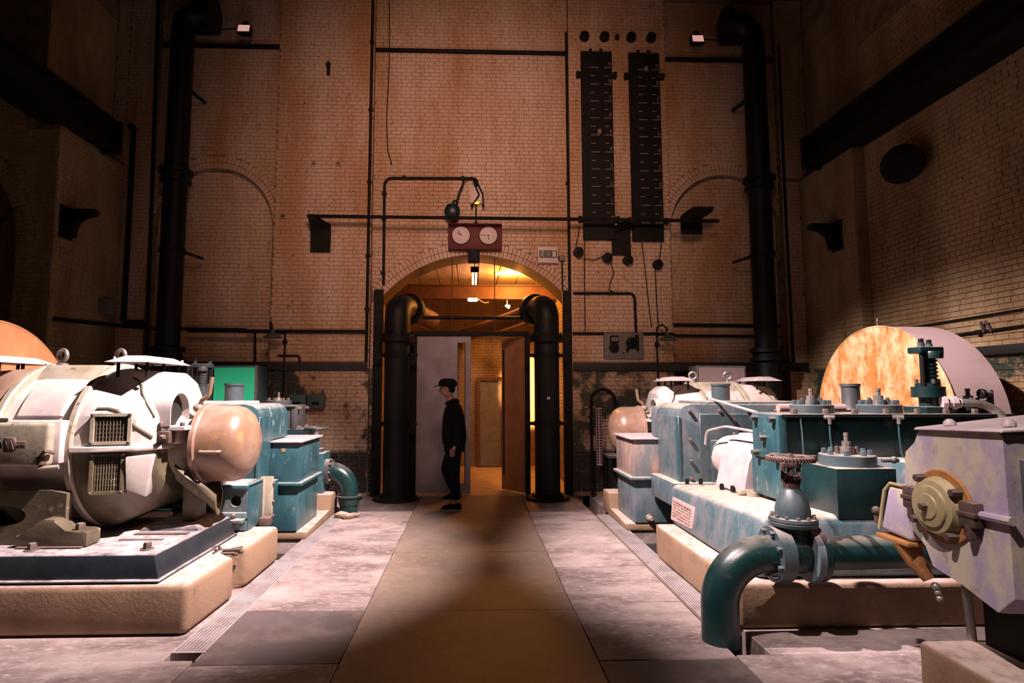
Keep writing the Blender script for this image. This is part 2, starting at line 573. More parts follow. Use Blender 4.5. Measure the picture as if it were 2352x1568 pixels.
def field(O, U, Nn, u0, u1, z0, z1, mask=None, mj=0.0055, depth=0.03):
    """courses of bricks on a plane: O point at u=0, U unit vector along the wall, Nn outward normal. returns brick matrices"""
    out = []
    O, U, Nn = Vector(O), Vector(U), Vector(Nn)
    k = int(math.ceil(z0 / COURSE))
    while (k + 1) * COURSE <= z1 + 1e-4:
        z = k * COURSE
        header = k % 5 == 0
        L = 0.078 if header else 0.156
        off = (0 if k % 2 else L / 2) + (0.02 if header else 0)
        a = math.floor((u0 - off) / L) * L + off
        while a < u1:
            s, e = max(a, u0), min(a + L, u1)
            if mask is not None:      # cut the brick where it meets an arch
                ok = [mask(s + (e - s) * (q + .5) / 6, z + COURSE / 2) for q in range(6)]
                if not any(ok):
                    a += L
                    continue
                i0, i1 = ok.index(True), 6 - ok[::-1].index(True)
                s, e = s + (e - s) * i0 / 6, s + (e - s) * i1 / 6
            if e - s > 0.022:
                c = O + U * ((s + e) / 2)
                c = Vector((c.x, c.y, z + COURSE / 2)) + Nn * (random.uniform(-.0025, .0035) - depth / 2 + 0.006)
                rot = Matrix((U, -Nn, Vector((0, 0, 1)))).transposed().to_4x4()
                rot = Matrix.Rotation(random.uniform(-.006, .006), 4, Nn) @ rot
                out.append(Matrix.Translation(c) @ rot @ Matrix.Diagonal((e - s - mj * random.uniform(.7, 1.2), depth, COURSE - mj * random.uniform(.6, 1.1), 1)))
            a += L
        k += 1
    return out


def arch_ring(c, R, th, a0, a1, y, depth=0.035, n=None):
    """voussoirs in a plane y = const (facing -y)"""
    n = n or int((a1 - a0) * (R + th / 2) / 0.066)
    out = []
    for i in range(n):
        a = a0 + (a1 - a0) * (i + .5) / n
        er = Vector((cos(a), 0, sin(a)))
        et = Vector((-sin(a), 0, cos(a)))
        for (r0, r1) in ((R, R + th / 2), (R + th / 2, R + th)):
            rc = (r0 + r1) / 2
            p = Vector((c[0], y, c[1])) + er * rc + Vector((0, depth / 2 - .009 - random.uniform(0, .004), 0))
            rot = Matrix((er, Vector((0, 1, 0)), et)).transposed().to_4x4()
            out.append(Matrix.Translation(p) @ rot @ Matrix.Diagonal((r1 - r0 - .007, depth, (a1 - a0) / n * rc - .007, 1)))
    return out


brick_me = {}


def lay(parent, mats_, m, focus, limit=300, name='brick'):
    """the bricks nearest FOCUS become parts, the rest one joined part of kind stuff"""
    if m not in brick_me:
        brick_me[m] = to_mesh('brick', unit_brick(), M[m], None)
    f = Vector(focus)
    mats_ = sorted(mats_, key=lambda x: (x.translation - f).length)
    for mx in mats_[:limit]:
        o = bpy.data.objects.new(name, brick_me[m])
        o.parent = parent
        o.matrix_local = mx
        LINK(o)
    rest = mats_[limit:]
    if rest:
        vs, fs = [], []
        for mx in rest:
            b = len(vs)
            vs.extend((mx @ c)[:] for c in UB_co)
            fs.extend([i + b for i in q] for q in UB_f)
        me = bpy.data.meshes.new('brickwork')
        me.from_pydata(vs, [], fs)
        me.materials.append(M[m])
        o = bpy.data.objects.new('brickwork', me)
        o.parent = parent
        o['kind'] = 'stuff'
        LINK(o)

# ================================================================== THE SETTING
# ---------------- floor
f = struct('floor', G().box(-8, 6, -2, 9.6, -0.3, -0.20), 'joint')


def slab(x0, x1, y0, y1, m='slab', z=0.0):
    j = 0.0025
    part('slab', G().box(x0 + j, x1 - j, y0 + j, y1 - j, -0.2, z + random.uniform(-.003, .003), 0.006, 1), m, f)


YS = [-1.6, 1.2, 2.7, 4.36, 5.9, 7.45, 9.0]
for a, b in zip(YS, YS[1:]):
    slab(-0.78, 0.765, a, b, 'slab_path')
for a, b, m in ((0.9, 2.3, 'slab'), (2.3, 3.56, 'slab'), (3.56, 4.40, 'slab_dark'), (4.40, 5.38, 'slab'), (5.38, 6.67, 'slab'), (6.67, 7.9, 'slab'), (7.9, 9.0, 'slab_dark')):
    slab(-1.655, -0.78, a, b, m)
for a, b, m in ((0.9, 2.4, 'slab'), (2.4, 3.55, 'slab_dark'), (3.55, 4.49, 'slab'), (4.49, 5.40, 'slab'), (5.40, 6.5, 'slab'), (6.5, 7.8, 'slab'), (7.8, 9.0, 'slab_dark')):
    slab(0.765, 1.62, a, b, m)
for x0, x1, y0, y1, m in ((-3.4, -1.655, 2.3, 3.62, 'slab'), (-3.4, -1.655, 0.9, 2.3, 'slab'), (-8, -3.4, 0.9, 3.62, 'slab'), (-8, -1.84, 3.62, 5.69, 'slab'), (-8, -3.4, 5.69, 6.45, 'slab'), (-8, -1.84, 6.45, 9.0, 'slab'),
                          (1.62, 3.2, 2.55, 3.6, 'slab'), (1.62, 3.2, 0.9, 2.55, 'slab_dark'), (3.2, 6, 0.9, 3.6, 'slab'), (1.84, 6, 3.6, 5.78, 'slab'), (3.4, 6, 5.78, 6.73, 'slab'), (1.84, 6, 6.73, 9.0, 'slab')):
    slab(x0, x1, y0, y1, m)
slab(-1.655, -1.64, 3.62, 3.9)
for sx, y0, y1 in ((-1, 3.74, 7.75), (1, 4.0, 7.6)):
    gm = G().box(sx * 1.635, sx * 1.84, y0, y1, -0.05, -0.011)
    gt = part('floor_grating', gm, 'joint', f)
    gm = G()
    for k in range(9):
        x = 1.645 + k * 0.0225
        gm.box(sx * x, sx * (x + 0.013), y0, y1, -0.03, 0.003)
    gm.box(sx * 1.635, sx * 1.84, y0 - .02, y0, -.05, .003)
    part('grating_bars', gm, 'grate', gt, kind='stuff')
for x0, x1, y0, y1 in ((-3.4, -1.84, 5.69, 6.45), (1.84, 3.4, 5.78, 6.73)):
    part('trench_bottom', G().box(x0, x1, y0, y1, -.2, -.15), 'grille', f)  # black colour stands in for the shadow down in the pit
# round patch in the right-hand slab
part('floor_patch', G().cyl((1.22, 6.1, -0.02), (1.22, 6.1, 0.0045), 0.24, seg=32), 'slab', f)

# ---------------- back wall
YB, YP, YR = 9.05, 8.95, 9.16     # bays, pilasters, arch recesses
wall = struct('wall_back', G().box(-8.2, 6.2, 9.61, 9.75, 4.2, 9.2), 'mortar')


def arch_pts(cx, cz, R, a0, a1, n):
    return [(cx + R * cos(a0 + (a1 - a0) * k / n), cz + R * sin(a0 + (a1 - a0) * k / n)) for k in range(n + 1)]


AC, AR = (0.053, 1.877), 1.923           # main arch
aS = math.asin((3.06 - AC[1]) / AR)
gm = G().prism([(-1.62, 0), (-1.466, 0)] + arch_pts(*AC, AR, pi - aS, aS, 32) + [(1.572, 0), (1.60, 0), (1.60, 9), (-1.62, 9)], 'y', YB, 9.62)
part('centre_bay', gm, 'mortar', wall)
for x0, x1 in ((-3.14, -1.60), (1.588, 3.212), (-5.85, -5.08), (5.08, 5.70)):
    part('pilaster', G().box(x0, x1, YP, 9.62, 0, 9), 'mortar', wall)
BL, BR_ = (-4.12, 4.26, 0.93), (4.16, 4.27, 0.905)
for (cx, cz, R), x0, x1 in ((BL, -5.08, -3.14), (BR_, 3.212, 5.08)):
    gm = G().prism([(x0, 2), (cx - R, 2)] + arch_pts(cx, cz, R, pi, 0, 24) + [(cx + R, 2), (x1, 2), (x1, 9), (x0, 9)], 'y', YB, YR + .01)
    part('side_bay', gm, 'mortar', wall)
    part('arch_recess', G().box(x0, x1, YR, 9.62, 0, 9), 'mortar', wall)
UX, NY = (1, 0, 0), (0, -1, 0)
AT = 0.21


def centre_mask(u, z):
    if z < 3.06 + .02:
        return False
    return math.hypot(u - AC[0], z - AC[1]) > AR + AT


B = []
B += field((0, YB, 0), UX, NY, -1.60, 1.59, 3.0, 8.2, centre_mask)
B += field((0, YB, 0), UX, NY, -1.60, -1.47, 0.05, 3.06)
B += arch_ring(AC, AR, AT, aS + .02, pi - aS - .02, YB)
B += field((0, YP, 0), UX, NY, -3.14, -1.60, 0.05, 8.2)
B += field((0, YP, 0), UX, NY, 1.588, 3.212, 0.05, 8.2)
B += field((0, YP, 0), UX, NY, -5.52, -5.08, 1.0, 8.2)
B += field((0, YP, 0), UX, NY, 5.08, 5.38, 1.0, 5.06)
B += field((0, YP, 0), UX, NY, 5.08, 5.54, 5.1, 8.2)
B += field((0, YP, 0), UX, NY, -5.73, -5.52, 5.2, 8.2)
for (cx, cz, R), x0, x1 in ((BL, -5.08, -3.14), (BR_, 3.212, 5.08)):
    def bay(u, z):
        return z > cz and math.hypot(u - cx, z - cz) > R + .205
    B += field((0, YB, 0), UX, NY, x0, x1, cz, 8.2, bay)
    B += [m_ for m_ in arch_ring((cx, cz), R, .2, 0.06, pi - .06, YB) if x0 < m_.translation.x < x1]
    B += field((0, YR, 0), UX, NY, x0 + .02, x1 - .02, 2.0, cz + R, lambda u, z: math.hypot(u - cx, max(z - cz, 0)) < R + .03)
    B += field((0, YR, 0), UX, NY, x0 + .02, x1 - .02, 0.3, 2.0)
lay(wall, B, 'brick', (0.05, 9.05, 4.3))
# reveal of the main arch: voussoir soffit and jambs in painted plaster
for s_, xw in ((-1, -1.466), (1, 1.572)):
    part('arch_jamb', G().box(xw, xw + s_ * 0.05, YB + .01, 9.62, 0, 3.06), 'brick', wall)
ring = [[(AC[0] + (AR - t) * cos(a), y, AC[1] + (AR - t) * sin(a)) for (t, y) in ((0.0, YB + .012), (0.0, 9.62), (-.05, 9.62), (-.05, YB + .012))]
        for a in [aS + (pi - 2 * aS) * k / 32 for k in range(33)]]
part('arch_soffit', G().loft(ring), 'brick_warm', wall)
# dado rails and ledges
def trim(n, gm, m):
    struct(f'trim_{n}', gm, m)
trim(1, G().box(-5.5, -1.62, 8.915, 9.2, 1.925, 2.065, .012).box(1.60, 5.4, 8.915, 9.2, 1.925, 2.065, .012), 'dado')
trim(2, G().box(-1.595, 1.585, 8.99, 9.1, 7.20, 7.255, .008), 'black')
trim(3, G().box(-5.06, -3.15, 8.99, 9.1, 7.215, 7.275, .008), 'black')
trim(4, G().box(3.22, 5.06, 8.99, 9.1, 7.13, 7.19, .008), 'black')

# ---------------- side walls
wl = struct('wall_left', G().box(-8.2, -8.0, -2, 9.7, 0, 9), 'mortar')
part('pier', G().box(-5.97, -5.5, 7.53, 9.1, 0, 5.16).box(-5.97, -5.74, 7.53, 9.1, 5.16, 9), 'mortar', wl)
LC, LR = (-7.3, 3.55), 1.33
gm = G().prism([(-8.1, 9), (-8.1, 4.64)] + arch_pts(*LC, LR, 2.19, 0, 20) + [(-5.97, 3.55), (-5.97, 9)], 'y', 7.53, 8.0)
part('arch_wall', gm, 'mortar', wl)
part('recess_wall', G().box(-8.1, -5.9, 8.0, 8.2, 0, 9), 'mortar', wl)
B = field((-5.5, 0, 0), (0, 1, 0), (1, 0, 0), 7.53, 8.94, 1.0, 5.16)
B += field((-5.74, 0, 0), (0, 1, 0), (1, 0, 0), 7.53, 8.94, 5.2, 7.6)
B += field((0, 7.53, 0), UX, NY, -5.97, -5.5, 1.0, 5.16, lambda u, z: z < LC[1] or math.hypot(u - LC[0], z - LC[1]) > LR + .23)
B += field((0, 7.53, 0), UX, NY, -6.6, -5.97, 3.55, 6.0, lambda u, z: math.hypot(u - LC[0], z - LC[1]) > LR + .23)
B += arch_ring(LC, LR, .22, 0.02, 1.2, 7.53)
B += field((0, 8.0, 0), UX, NY, -6.6, -5.98, 1.0, 4.6)
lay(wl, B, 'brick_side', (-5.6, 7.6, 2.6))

wr = struct('wall_right', G().box(5.56, 5.8, -2, 9.7, 0, 9), 'mortar')
part('pier', G().box(5.38, 5.58, 7.65, 9.1, 0, 5.06), 'mortar', wr)
B = field((5.38, 0, 0), (0, -1, 0), (-1, 0, 0), -8.94, -7.65, 1.0, 5.06)
B += field((0, 7.65, 0), UX, NY, 5.38, 5.55, 1.0, 5.06)
B += field((5.555, 0, 0), (0, -1, 0), (-1, 0, 0), -7.65, -5.2, 0.9, 6.6)
B += field((5.555, 0, 0), (0, -1, 0), (-1, 0, 0), -8.94, -7.65, 5.1, 7.6)
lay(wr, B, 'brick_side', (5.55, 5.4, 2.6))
trim(5, G().box(5.50, 5.57, 3, 7.65, 1.99, 2.09, .01), 'dado')
struct('wall_front', G().box(-8.2, 6, -2.2, -2, 0, 9), 'plaster')
struct('ceiling', G().box(-8.2, 6, -2.2, 9.8, 9, 9.2), 'plaster')

# ---------------- the lobby behind the arch
lob = struct('wall_lobby', G().box(-1.95, -1.8, 9.6, 13.2, -.05, 4.0), 'mortar')
part('right_wall', G().box(1.66, 1.8, 9.6, 13.2, -.05, 4.0), 'mortar', lob)
part('end_wall', G().box(-1.95, 1.8, 12.62, 12.8, -.05, 4.0), 'mortar', lob)
B = field((1.66, 0, 0), (0, -1, 0), (-1, 0, 0), -12.6, -9.62, 0.0, 3.8)
B += field((-1.8, 0, 0), (0, 1, 0), (1, 0, 0), 9.62, 12.6, 0.0, 3.8)
B += field((0, 12.62, 0), UX, NY, -1.78, 1.64, 0.0, 3.8, lambda u, z: not (0.10 < u < .70 and z < 1.92))
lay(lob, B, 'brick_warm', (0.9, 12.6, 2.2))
struct('floor_lobby', G().box(-1.9, 1.75, 9.05, 13, -.2, -.004), 'lobbyfloor')
lc = struct('ceiling_lobby', G().box(-1.9, 1.75, 9.62, 12.7, 3.86, 4.0), 'plaster')
for k in range(9):
    x0 = -1.8 + k * 0.385
    part('ceiling_board', G().box(x0, x0 + .372, 9.62, 12.6, 3.80, 3.87, .006, 1), 'ceilboard', lc)

# ================================================================== THE MACHINES


def oct_sec(x, y0, zc, hy, zt, zb, t=1.0, N=64, half=0):
    """cross-section in the YZ plane between a circle (t = 0) and a chamfered octagon (t = 1); half = +1 upper, -1 lower"""
    out = []
    rng = [2 * pi * k / N for k in range(N)] if not half else [half * pi * k / (N // 2) for k in range(N // 2 + 1)]
    for a in rng:
        c, s = cos(a), sin(a)
        hz = zt if s > 0 else zb
        o = min(hy / max(abs(c), 1e-6), hz / max(abs(s), 1e-6), 1.42 / (abs(c) / hy + abs(s) / hz))
        e = 1 / sqrt((c / hy) ** 2 + (s / hz) ** 2)
        q = e * (1 - t) + o * t
        out.append((x, y0 + q * c, zc + q * s))
    return out


def motor(cx, cy, s, zc, zb, label, near):
    """electric motor with its axis along X; s = +1 when the corridor lies at +X"""
    X = lambda l: cx + s * l
    t = thing('electric_motor', (cx, cy, zb), label, 'motor', None)
    A = (s, 0, 0)
    part('barrel', G().lathe((X(-.27), cy, zc), A, [(0, .61), (.54, .61)], 56), 'white', t)
    for l in (-.31, .25):
        rg = part('ring_flange', G().lathe((X(l), cy, zc), A, [(0, .60), (0, .655), (.012, .67), (.05, .67), (.062, .655), (.062, .60)], 56), 'dirty', t)
        if near:
            bolts(circ((X(l) - s * 0.0, cy, zc), A, .635, 22), (-s, 0, 0), .012, .015, rg, 'dirty')
    # raised cover panel and top crown
    ring = []
    for l, R in ((-.17, .615), (-.155, .632), (.155, .632), (.17, .615)):
        ring.append([(X(l), cy - R * cos(a), zc + R * sin(a)) for a in [radians(24 + 34 * k / 10) for k in range(11)]] +
                    [(X(l), cy - .6 * cos(a), zc + .6 * sin(a)) for a in [radians(58 - 34 * k / 10) for k in range(11)]])
    part('cover_panel', G().loft(ring), 'white', t)
    part('crown', G().hexa([(X(-.26), cy - .34, zc + .48), (X(.26), cy - .34, zc + .48), (X(.26), cy + .34, zc + .48), (X(-.26), cy + .34, zc + .48)],
                           [(X(-.24), cy - .2, zc + .655), (X(.24), cy - .2, zc + .655), (X(.24), cy + .2, zc + .655), (X(-.24), cy + .2, zc + .655)], .02), 'dirty', t)
    for l in (-.24, .245):
        e = part('lifting_eye', G().torus((X(l), cy - .02, zc + .745), (0.35, 1, 0), .048, .017, 24, 8), 'steel', t)
        part('eye_collar', G().lathe((X(l), cy - .02, zc + .63), (0, 0, 1), [(0, .05), (.045, .045), (.05, .022), (.08, .02)], 14), 'steel', e)
    for q in (1, -1):
        Q = lambda l: X(q * l)
        secs = ((.29, .645, .64, .665, 0), (.34, .645, .64, .66, .15), (.42, .625, .625, .63, .8), (.70, .54, .60, .50, 1), (.795, .46, .53, .40, 1), (.81, .43, .50, .37, 1))
        wm = 'copper' if near and q < 0 else 'white'
        b = part('end_bell', G().loft([oct_sec(Q(l), cy, zc, a, b_, c_, t_, half=1) for l, a, b_, c_, t_ in secs]), wm, t, sharp=24)
        b2 = part('lower_bell', G().loft([oct_sec(Q(l), cy, zc, a, b_, c_, t_, half=-1) for l, a, b_, c_, t_ in secs]), 'olive', t, 'grimy olive lower half of the end bell, colour darkened for shade', sharp=24)
        # split flange
        part('split_flange', G().prism([(Q(.30), cy - .675), (Q(.46), cy - .66), (Q(.72), cy - .58), (Q(.86), cy - .42), (Q(.86), cy + .36), (Q(.62), cy + .60), (Q(.30), cy + .67)],
                                       'z', zc - .012, zc + .03, .008, 1), 'white', b)
        def surf(l, z):
            for (l0, a0, b0, _, t0), (l1, a1, b1, _, t1) in zip(secs, secs[1:]):
                if l0 <= l <= l1:
                    f = (l - l0) / (l1 - l0)
                    hy, hz = a0 + (a1 - a0) * f, b0 + (b1 - b0) * f
                    return (Q(l), cy - min(hy, (1.42 - z / hz) * hy) - .004, zc + z)
            return (Q(l), cy - .4, zc + z)
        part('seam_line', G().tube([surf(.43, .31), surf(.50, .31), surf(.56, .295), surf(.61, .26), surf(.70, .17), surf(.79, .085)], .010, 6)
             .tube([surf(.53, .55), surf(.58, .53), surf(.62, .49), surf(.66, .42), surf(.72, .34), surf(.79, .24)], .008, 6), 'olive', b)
        if near:
            def SB(gm, l0, l1, d0, d1, z0, z1):
                ys = lambda l: cy - (.622 - (l - .42) * .30)
                return gm.hexa([(Q(l0), ys(l0) - d1, z0), (Q(l1), ys(l1) - d1, z0), (Q(l1), ys(l1) - d0, z0), (Q(l0), ys(l0) - d0, z0)],
                               [(Q(l0), ys(l0) - d1, z1), (Q(l1), ys(l1) - d1, z1), (Q(l1), ys(l1) - d0, z1), (Q(l0), ys(l0) - d0, z1)])
            for (l0, l1, z0, z1, pb) in ((.45, .66, zc + .065, zc + .25, b), (.46, .63, zc - .30, zc - .045, b2)):
                gr = part('vent_grille', SB(G(), l0, l1, -.05, .008, z0, z1), 'grille', pb)
                gm = G()
                for a, b_, c_, d_ in ((l0 - .02, l1 + .02, z1, z1 + .022), (l0 - .02, l1 + .02, z0 - .022, z0), (l0 - .022, l0, z0, z1), (l1, l1 + .022, z0, z1)):
                    SB(gm, a, b_, -.03, .026, c_, d_)
                part('grille_frame', gm, 'dirty' if pb is b else 'olive', pb)
                gm = G()
                nb = 10
                for k in range(nb):
                    xx = l0 + (l1 - l0) * (k + .5) / nb
                    SB(gm, xx - .003, xx + .003, .006, .014, z0, z1)
                for k in range(1, 6):
                    zz = z0 + (z1 - z0) * k / 6
                    SB(gm, l0, l1, .006, .012, zz - .003, zz + .003)
                part('grille_bars', gm, 'olive', pb, kind='stuff')
                bolts([(Q(x), cy - (.622 - (x - .42) * .30) - .026, z) for x in (l0 - .01, l1 + .012) for z in (z0 - .012, z1 + .012)], (0, -1, 0), .012, .012, pb, 'bolt')
            # dented cover sheet low on the bell
            part('cover_sheet', G().hexa([(Q(.665), cy - .60, zc - .05), (Q(.665), cy - .57, zc - .30), (Q(.765), cy - .47, zc - .37), (Q(.83), cy - .51, zc - .04)],
                                         [(Q(.655), cy - .50, zc - .05), (Q(.655), cy - .46, zc - .30), (Q(.74), cy - .34, zc - .36), (Q(.79), cy - .38, zc - .04)], .012), 'white', b2)
        # vent lid on posts
        z0 = zc + .665
        lo, hi = .40, .755
        ld = part('vent_lid', G().hexa([(Q(lo), cy - .50, z0), (Q(hi), cy - .50, z0), (Q(hi), cy + .17, z0), (Q(lo), cy + .17, z0)],
                                       [(Q(lo + .10), cy - .38, z0 + .058), (Q(hi - .10), cy - .38, z0 + .058), (Q(hi - .10), cy + .05, z0 + .058), (Q(lo + .10), cy + .05, z0 + .058)], .004, 1), 'lid', t, sharp=14)
        for l in (lo + .06, hi - .07):
            for yy in (-.40, -.16, .08):
                part('lid_post', G().cyl((Q(l), cy + yy, zc + .55), (Q(l), cy + yy, z0 + .004), .013, seg=8), 'black', ld)
        bolts([(Q(lo + .05), cy - .44, z0 + .028), (Q(hi - .05), cy - .2, z0 + .03), (Q(hi - .05), cy + .1, z0 + .03)], (0, 0, 1), .011, .016, ld, 'lid', 'hex')
        # shaft housing and guard dome
        part('shaft_housing', G().lathe((Q(.78), cy, zc), (s * q, 0, 0), [(0, .30), (.05, .27), (.10, .235), (.24, .235), (.24, .1)], 32), 'dirty', t)
        k = 1.0 if q > 0 else 0.34
        dm = part('guard_dome', G().lathe((Q(.93), cy, zc), (s * q, 0, 0), [(a * k, b) for a, b in ((.06, .10), (.06, .335), (.095, .335), (.11, .32), (.31, .318), (.37, .302), (.42, .262), (.46, .19), (.485, .10), (.495, .001))], 48), 'copper', t)
        if q > 0:
            part('grab_handle', G().tube([(Q(1.09), cy - .30, zc - .04), (Q(1.09), cy - .35, zc - .04), (Q(1.24), cy - .35, zc - .04), (Q(1.24), cy - .30, zc - .04)], .011, 8, .02), 'dirty', dm)
    # hood on the corridor end
    n = 16
    hw_, hh, hb = .155, .16, zc + .165
    def arch(f, l):
        o_ = [(X(l), cy - .26 - hw_ * f, hb)] + [(X(l), cy - .26 - hw_ * f * cos(pi * k / n), hb + .11 + hh * f * sin(pi * k / n)) for k in range(n + 1)] + [(X(l), cy - .26 + hw_ * f, hb)]
        return o_
    oo = []
    for l in (.60, .89):
        oo.append(arch(1, l) + arch(.93, l)[::-1])
    hd_ = part('inspection_hood', G().loft(oo), 'white', t)
    part('hood_interior', G().loft([arch(.93, .60), arch(.93, .83)]), 'grille', hd_)
    br = part('bearing_bracket', G().prism([(X(.74), cy - .42), (X(1.0), cy - .40), (X(1.0), cy - .02), (X(.74), cy - .02)], 'z', zc + .13, zc + .165, .006, 1)
              .box(X(.80), X(.93), cy - .34, cy - .08, zc + .02, zc + .135, .03), 'white', t)
    part('clamp_block', G().box(X(.80), X(.90), cy - .44, cy - .34, zc + .03, zc + .13, .012), 'rust', br)
    bolts([(X(.83), cy - .43, zc + .165), (X(.97), cy - .38, zc + .165), (X(.97), cy - .05, zc + .165)], (0, 0, 1), .018, .03, br)
    bolts([(X(.86), cy - .44, zc + .08), (X(.83), cy - .36, zc - .02)], (0, -1, 0), .022, .05, br)
    lv = part('lever', G().tube([(X(.96), cy - .08, zc + .28), (X(.98), cy - .10, zc + .37), (X(1.04), cy - .10, zc + .40), (X(1.06), cy - .10, zc + .56)], .018, 8, .04), 'copper', t)
    part('lever_boss', G().ball((X(.955), cy - .08, zc + .30), .05, (1, 1, .8)), 'dirty', lv)
    # pedestal and feet
    def plate(y0, y1):
        x0, x1, z0, z1 = -.78, .30, zb, zc - .28
        hc, hr = (-.18, zb + .20), (.20, .075)
        N = 40
        rings = []
        for (yy, which) in ((y1, 'o'), (y0, 'o'), (y0, 'i'), (y1, 'i')):
            rr = []
            for k in range(N):
                a = 2 * pi * k / N
                c, sn = cos(a), sin(a)
                if which == 'i':
                    rr.append((X(hc[0] + hr[0] * c), yy, hc[1] + hr[1] * sn))
                else:
                    f = min((x1 - hc[0]) / c if c > 1e-6 else ((x0 - hc[0]) / c if c < -1e-6 else 9), (z1 - hc[1]) / sn if sn > 1e-6 else ((z0 - hc[1]) / sn if sn < -1e-6 else 9))
                    rr.append((X(hc[0] + f * c), yy, hc[1] + f * sn))
            rings.append(rr)
        return G().loft(rings, cap=False)
    if near:
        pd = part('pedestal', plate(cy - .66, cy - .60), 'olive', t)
    else:
        pd = part('pedestal', G().box(X(-.78), X(.30), cy - .66, cy + .6, zb, zc - .3, .02), 'dirty', t)
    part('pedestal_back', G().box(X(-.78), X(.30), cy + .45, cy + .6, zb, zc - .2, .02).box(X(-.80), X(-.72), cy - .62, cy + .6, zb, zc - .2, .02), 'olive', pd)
    for yy in (-.75, .62):
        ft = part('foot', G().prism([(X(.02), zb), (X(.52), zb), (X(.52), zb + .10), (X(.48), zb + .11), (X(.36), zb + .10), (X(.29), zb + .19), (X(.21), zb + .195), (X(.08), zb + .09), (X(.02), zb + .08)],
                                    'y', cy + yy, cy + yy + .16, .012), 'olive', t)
        part('shim', G().box(X(.05), X(.5), cy + yy - .03, cy + yy + .15, zb - .0, zb + .006), 'rust', ft)
        bolts([(X(.42), cy + yy + .08, zb + .10)], (0, 0, 1), .032, .05, ft)
    if near:
        # terminal box on the camera side
        tb = part('terminal_box', G().box(X(-.44), X(.27), cy - .72, cy - .44, zc - .085, zc + .225, .015), 'white', t)
        dr = part('terminal_box_door', G().box(X(-.44), X(.245), cy - .80, cy - .725, zc - .095, zc + .215, .028, 3), 'dirty', t, 'stained greenish white door with a dark badge')
        bz = G().box(X(-.135), X(.095), cy - .812, cy - .80, zc + .035, zc + .085, .01)
        bd = part('badge', bz, 'rust', dr, 'dark winged badge')
        part('badge_disc', G().lathe((X(-.02), cy - .80, zc + .06), (0, -1, 0), [(0, .062), (.014, .058), (.018, .05)], 6), 'rust', dr)
        part('badge_emblem', G().tube([(X(-.065), cy - .82, zc + .09), (X(-.05), cy - .82, zc + .03), (X(-.035), cy - .82, zc + .085), (X(-.015), cy - .82, zc + .03), (X(.0), cy - .82, zc + .09), (X(.02), cy - .82, zc + .03)], .003, 5)
             .tube([(X(-.12), cy - .813, zc + .06), (X(-.075), cy - .813, zc + .06)], .004, 5).tube([(X(.035), cy - .813, zc + .06), (X(.085), cy - .813, zc + .06)], .003, 5), 'bolt', dr)
        part('door_latch', G().box(X(-.165), X(-.115), cy - .80, cy - .70, zc + .21, zc + .245, .012), 'black', dr)
        part('door_catch', G().tube([(X(.20), cy - .80, zc - .02), (X(.25), cy - .83, zc + .02), (X(.275), cy - .78, zc + .0)], .014, 8)
             .cyl((X(.2), cy - .79, zc - .08), (X(.2), cy - .79, zc - .02), .03, seg=10), 'rust', dr)
        part('hinge_pin', G().cyl((X(.19), cy - .80, zc - .105), (X(.30), cy - .76, zc - .10), .016, seg=10), 'dirty', dr)
        bolts([(X(-.275), cy - .635 * cos(a), zc + .635 * sin(a)) for a in (radians(35), radians(55))], (0, -cos(.8), sin(.8)), .03, .03, t, 'dirty', 'dome')
        # torn scoop guard hanging below the dome
        n = 10
        sc = []
        for (l, w, zt) in ((.86, .20, -.16), (.98, .24, -.24), (1.10, .20, -.33), (1.16, .12, -.42)):
            sc.append([(X(l + .02 * cos(pi * k / n)), cy - .10 - w * cos(pi * k / n), zc + zt - .16 * sin(pi * k / n)) for k in range(n + 1)] +
                      [(X(l + .02 * cos(pi * k / n)), cy - .10 - (w - .02) * cos(pi * k / n), zc + zt + .02 - .14 * sin(pi * k / n)) for k in range(n, -1, -1)])
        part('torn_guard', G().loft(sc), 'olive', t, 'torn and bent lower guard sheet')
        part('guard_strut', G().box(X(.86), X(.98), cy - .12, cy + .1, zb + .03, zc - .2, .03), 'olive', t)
    return t


ZC = 1.167
m1 = motor(-3.25, 5.0, 1, ZC, .505, 'large worn white electric motor with a badge on its box, at left front', True)
m2 = motor(3.31, 7.84, -1, 1.08, .40, 'smaller-looking cream electric motor standing beyond the teal gearbox at right, eye bolts on top', False)

# ---- left plinth and bedplate
p1 = solo('concrete_plinth', G().prism([(-4.4, 3.97), (-1.875, 3.97), (-1.845, 4.66), (-2.03, 4.68), (-2.05, 4.86), (-1.845, 4.90), (-1.835, 5.66), (-4.4, 5.66)], 'z', 0, .328, .045, 3), 'concrete',
          'tan rounded concrete plinth with a broken notch under the large white motor at left', 'plinth', loc=(-3.2, 4.8, 0))
ORG[p1.name] = Vector((-3.2, 4.8, 0))
for k, (y, z) in enumerate(((4.70, .30), (4.735, .315), (4.77, .30), (4.80, .325), (4.83, .30))):
    part('exposed_stud', G().cyl((-2.14 + .012 * k, y, z), (-1.90 + .01 * k, y + .02, z), .013, seg=8).cyl((-2.03, y, z - .02), (-2.03, y, z + .04), .01, seg=6), 'rust', p1)
part('lifting_bracket', G().box(-3.50, -3.42, 3.94, 3.99, .13, .175, .01), 'concrete', p1)
part('conduit_stub', G().box(-3.46, -3.40, 3.955, 3.98, .185, .2, .004), 'rust', p1)
bp = thing('bedplate', (-3.2, 4.6, .328), 'low dark blue steel bedplate with bright dusty top beneath the large white motor', 'bedplate')
part('bed', G().hexa([(-4.3, 4.03, .345), (-2.10, 4.03, .345), (-2.09, 5.27, .345), (-4.3, 5.27, .345)], [(-4.3, 4.06, .5), (-2.15, 4.06, .5), (-2.14, 5.25, .5), (-4.3, 5.25, .5)], .012), 'navy', bp)
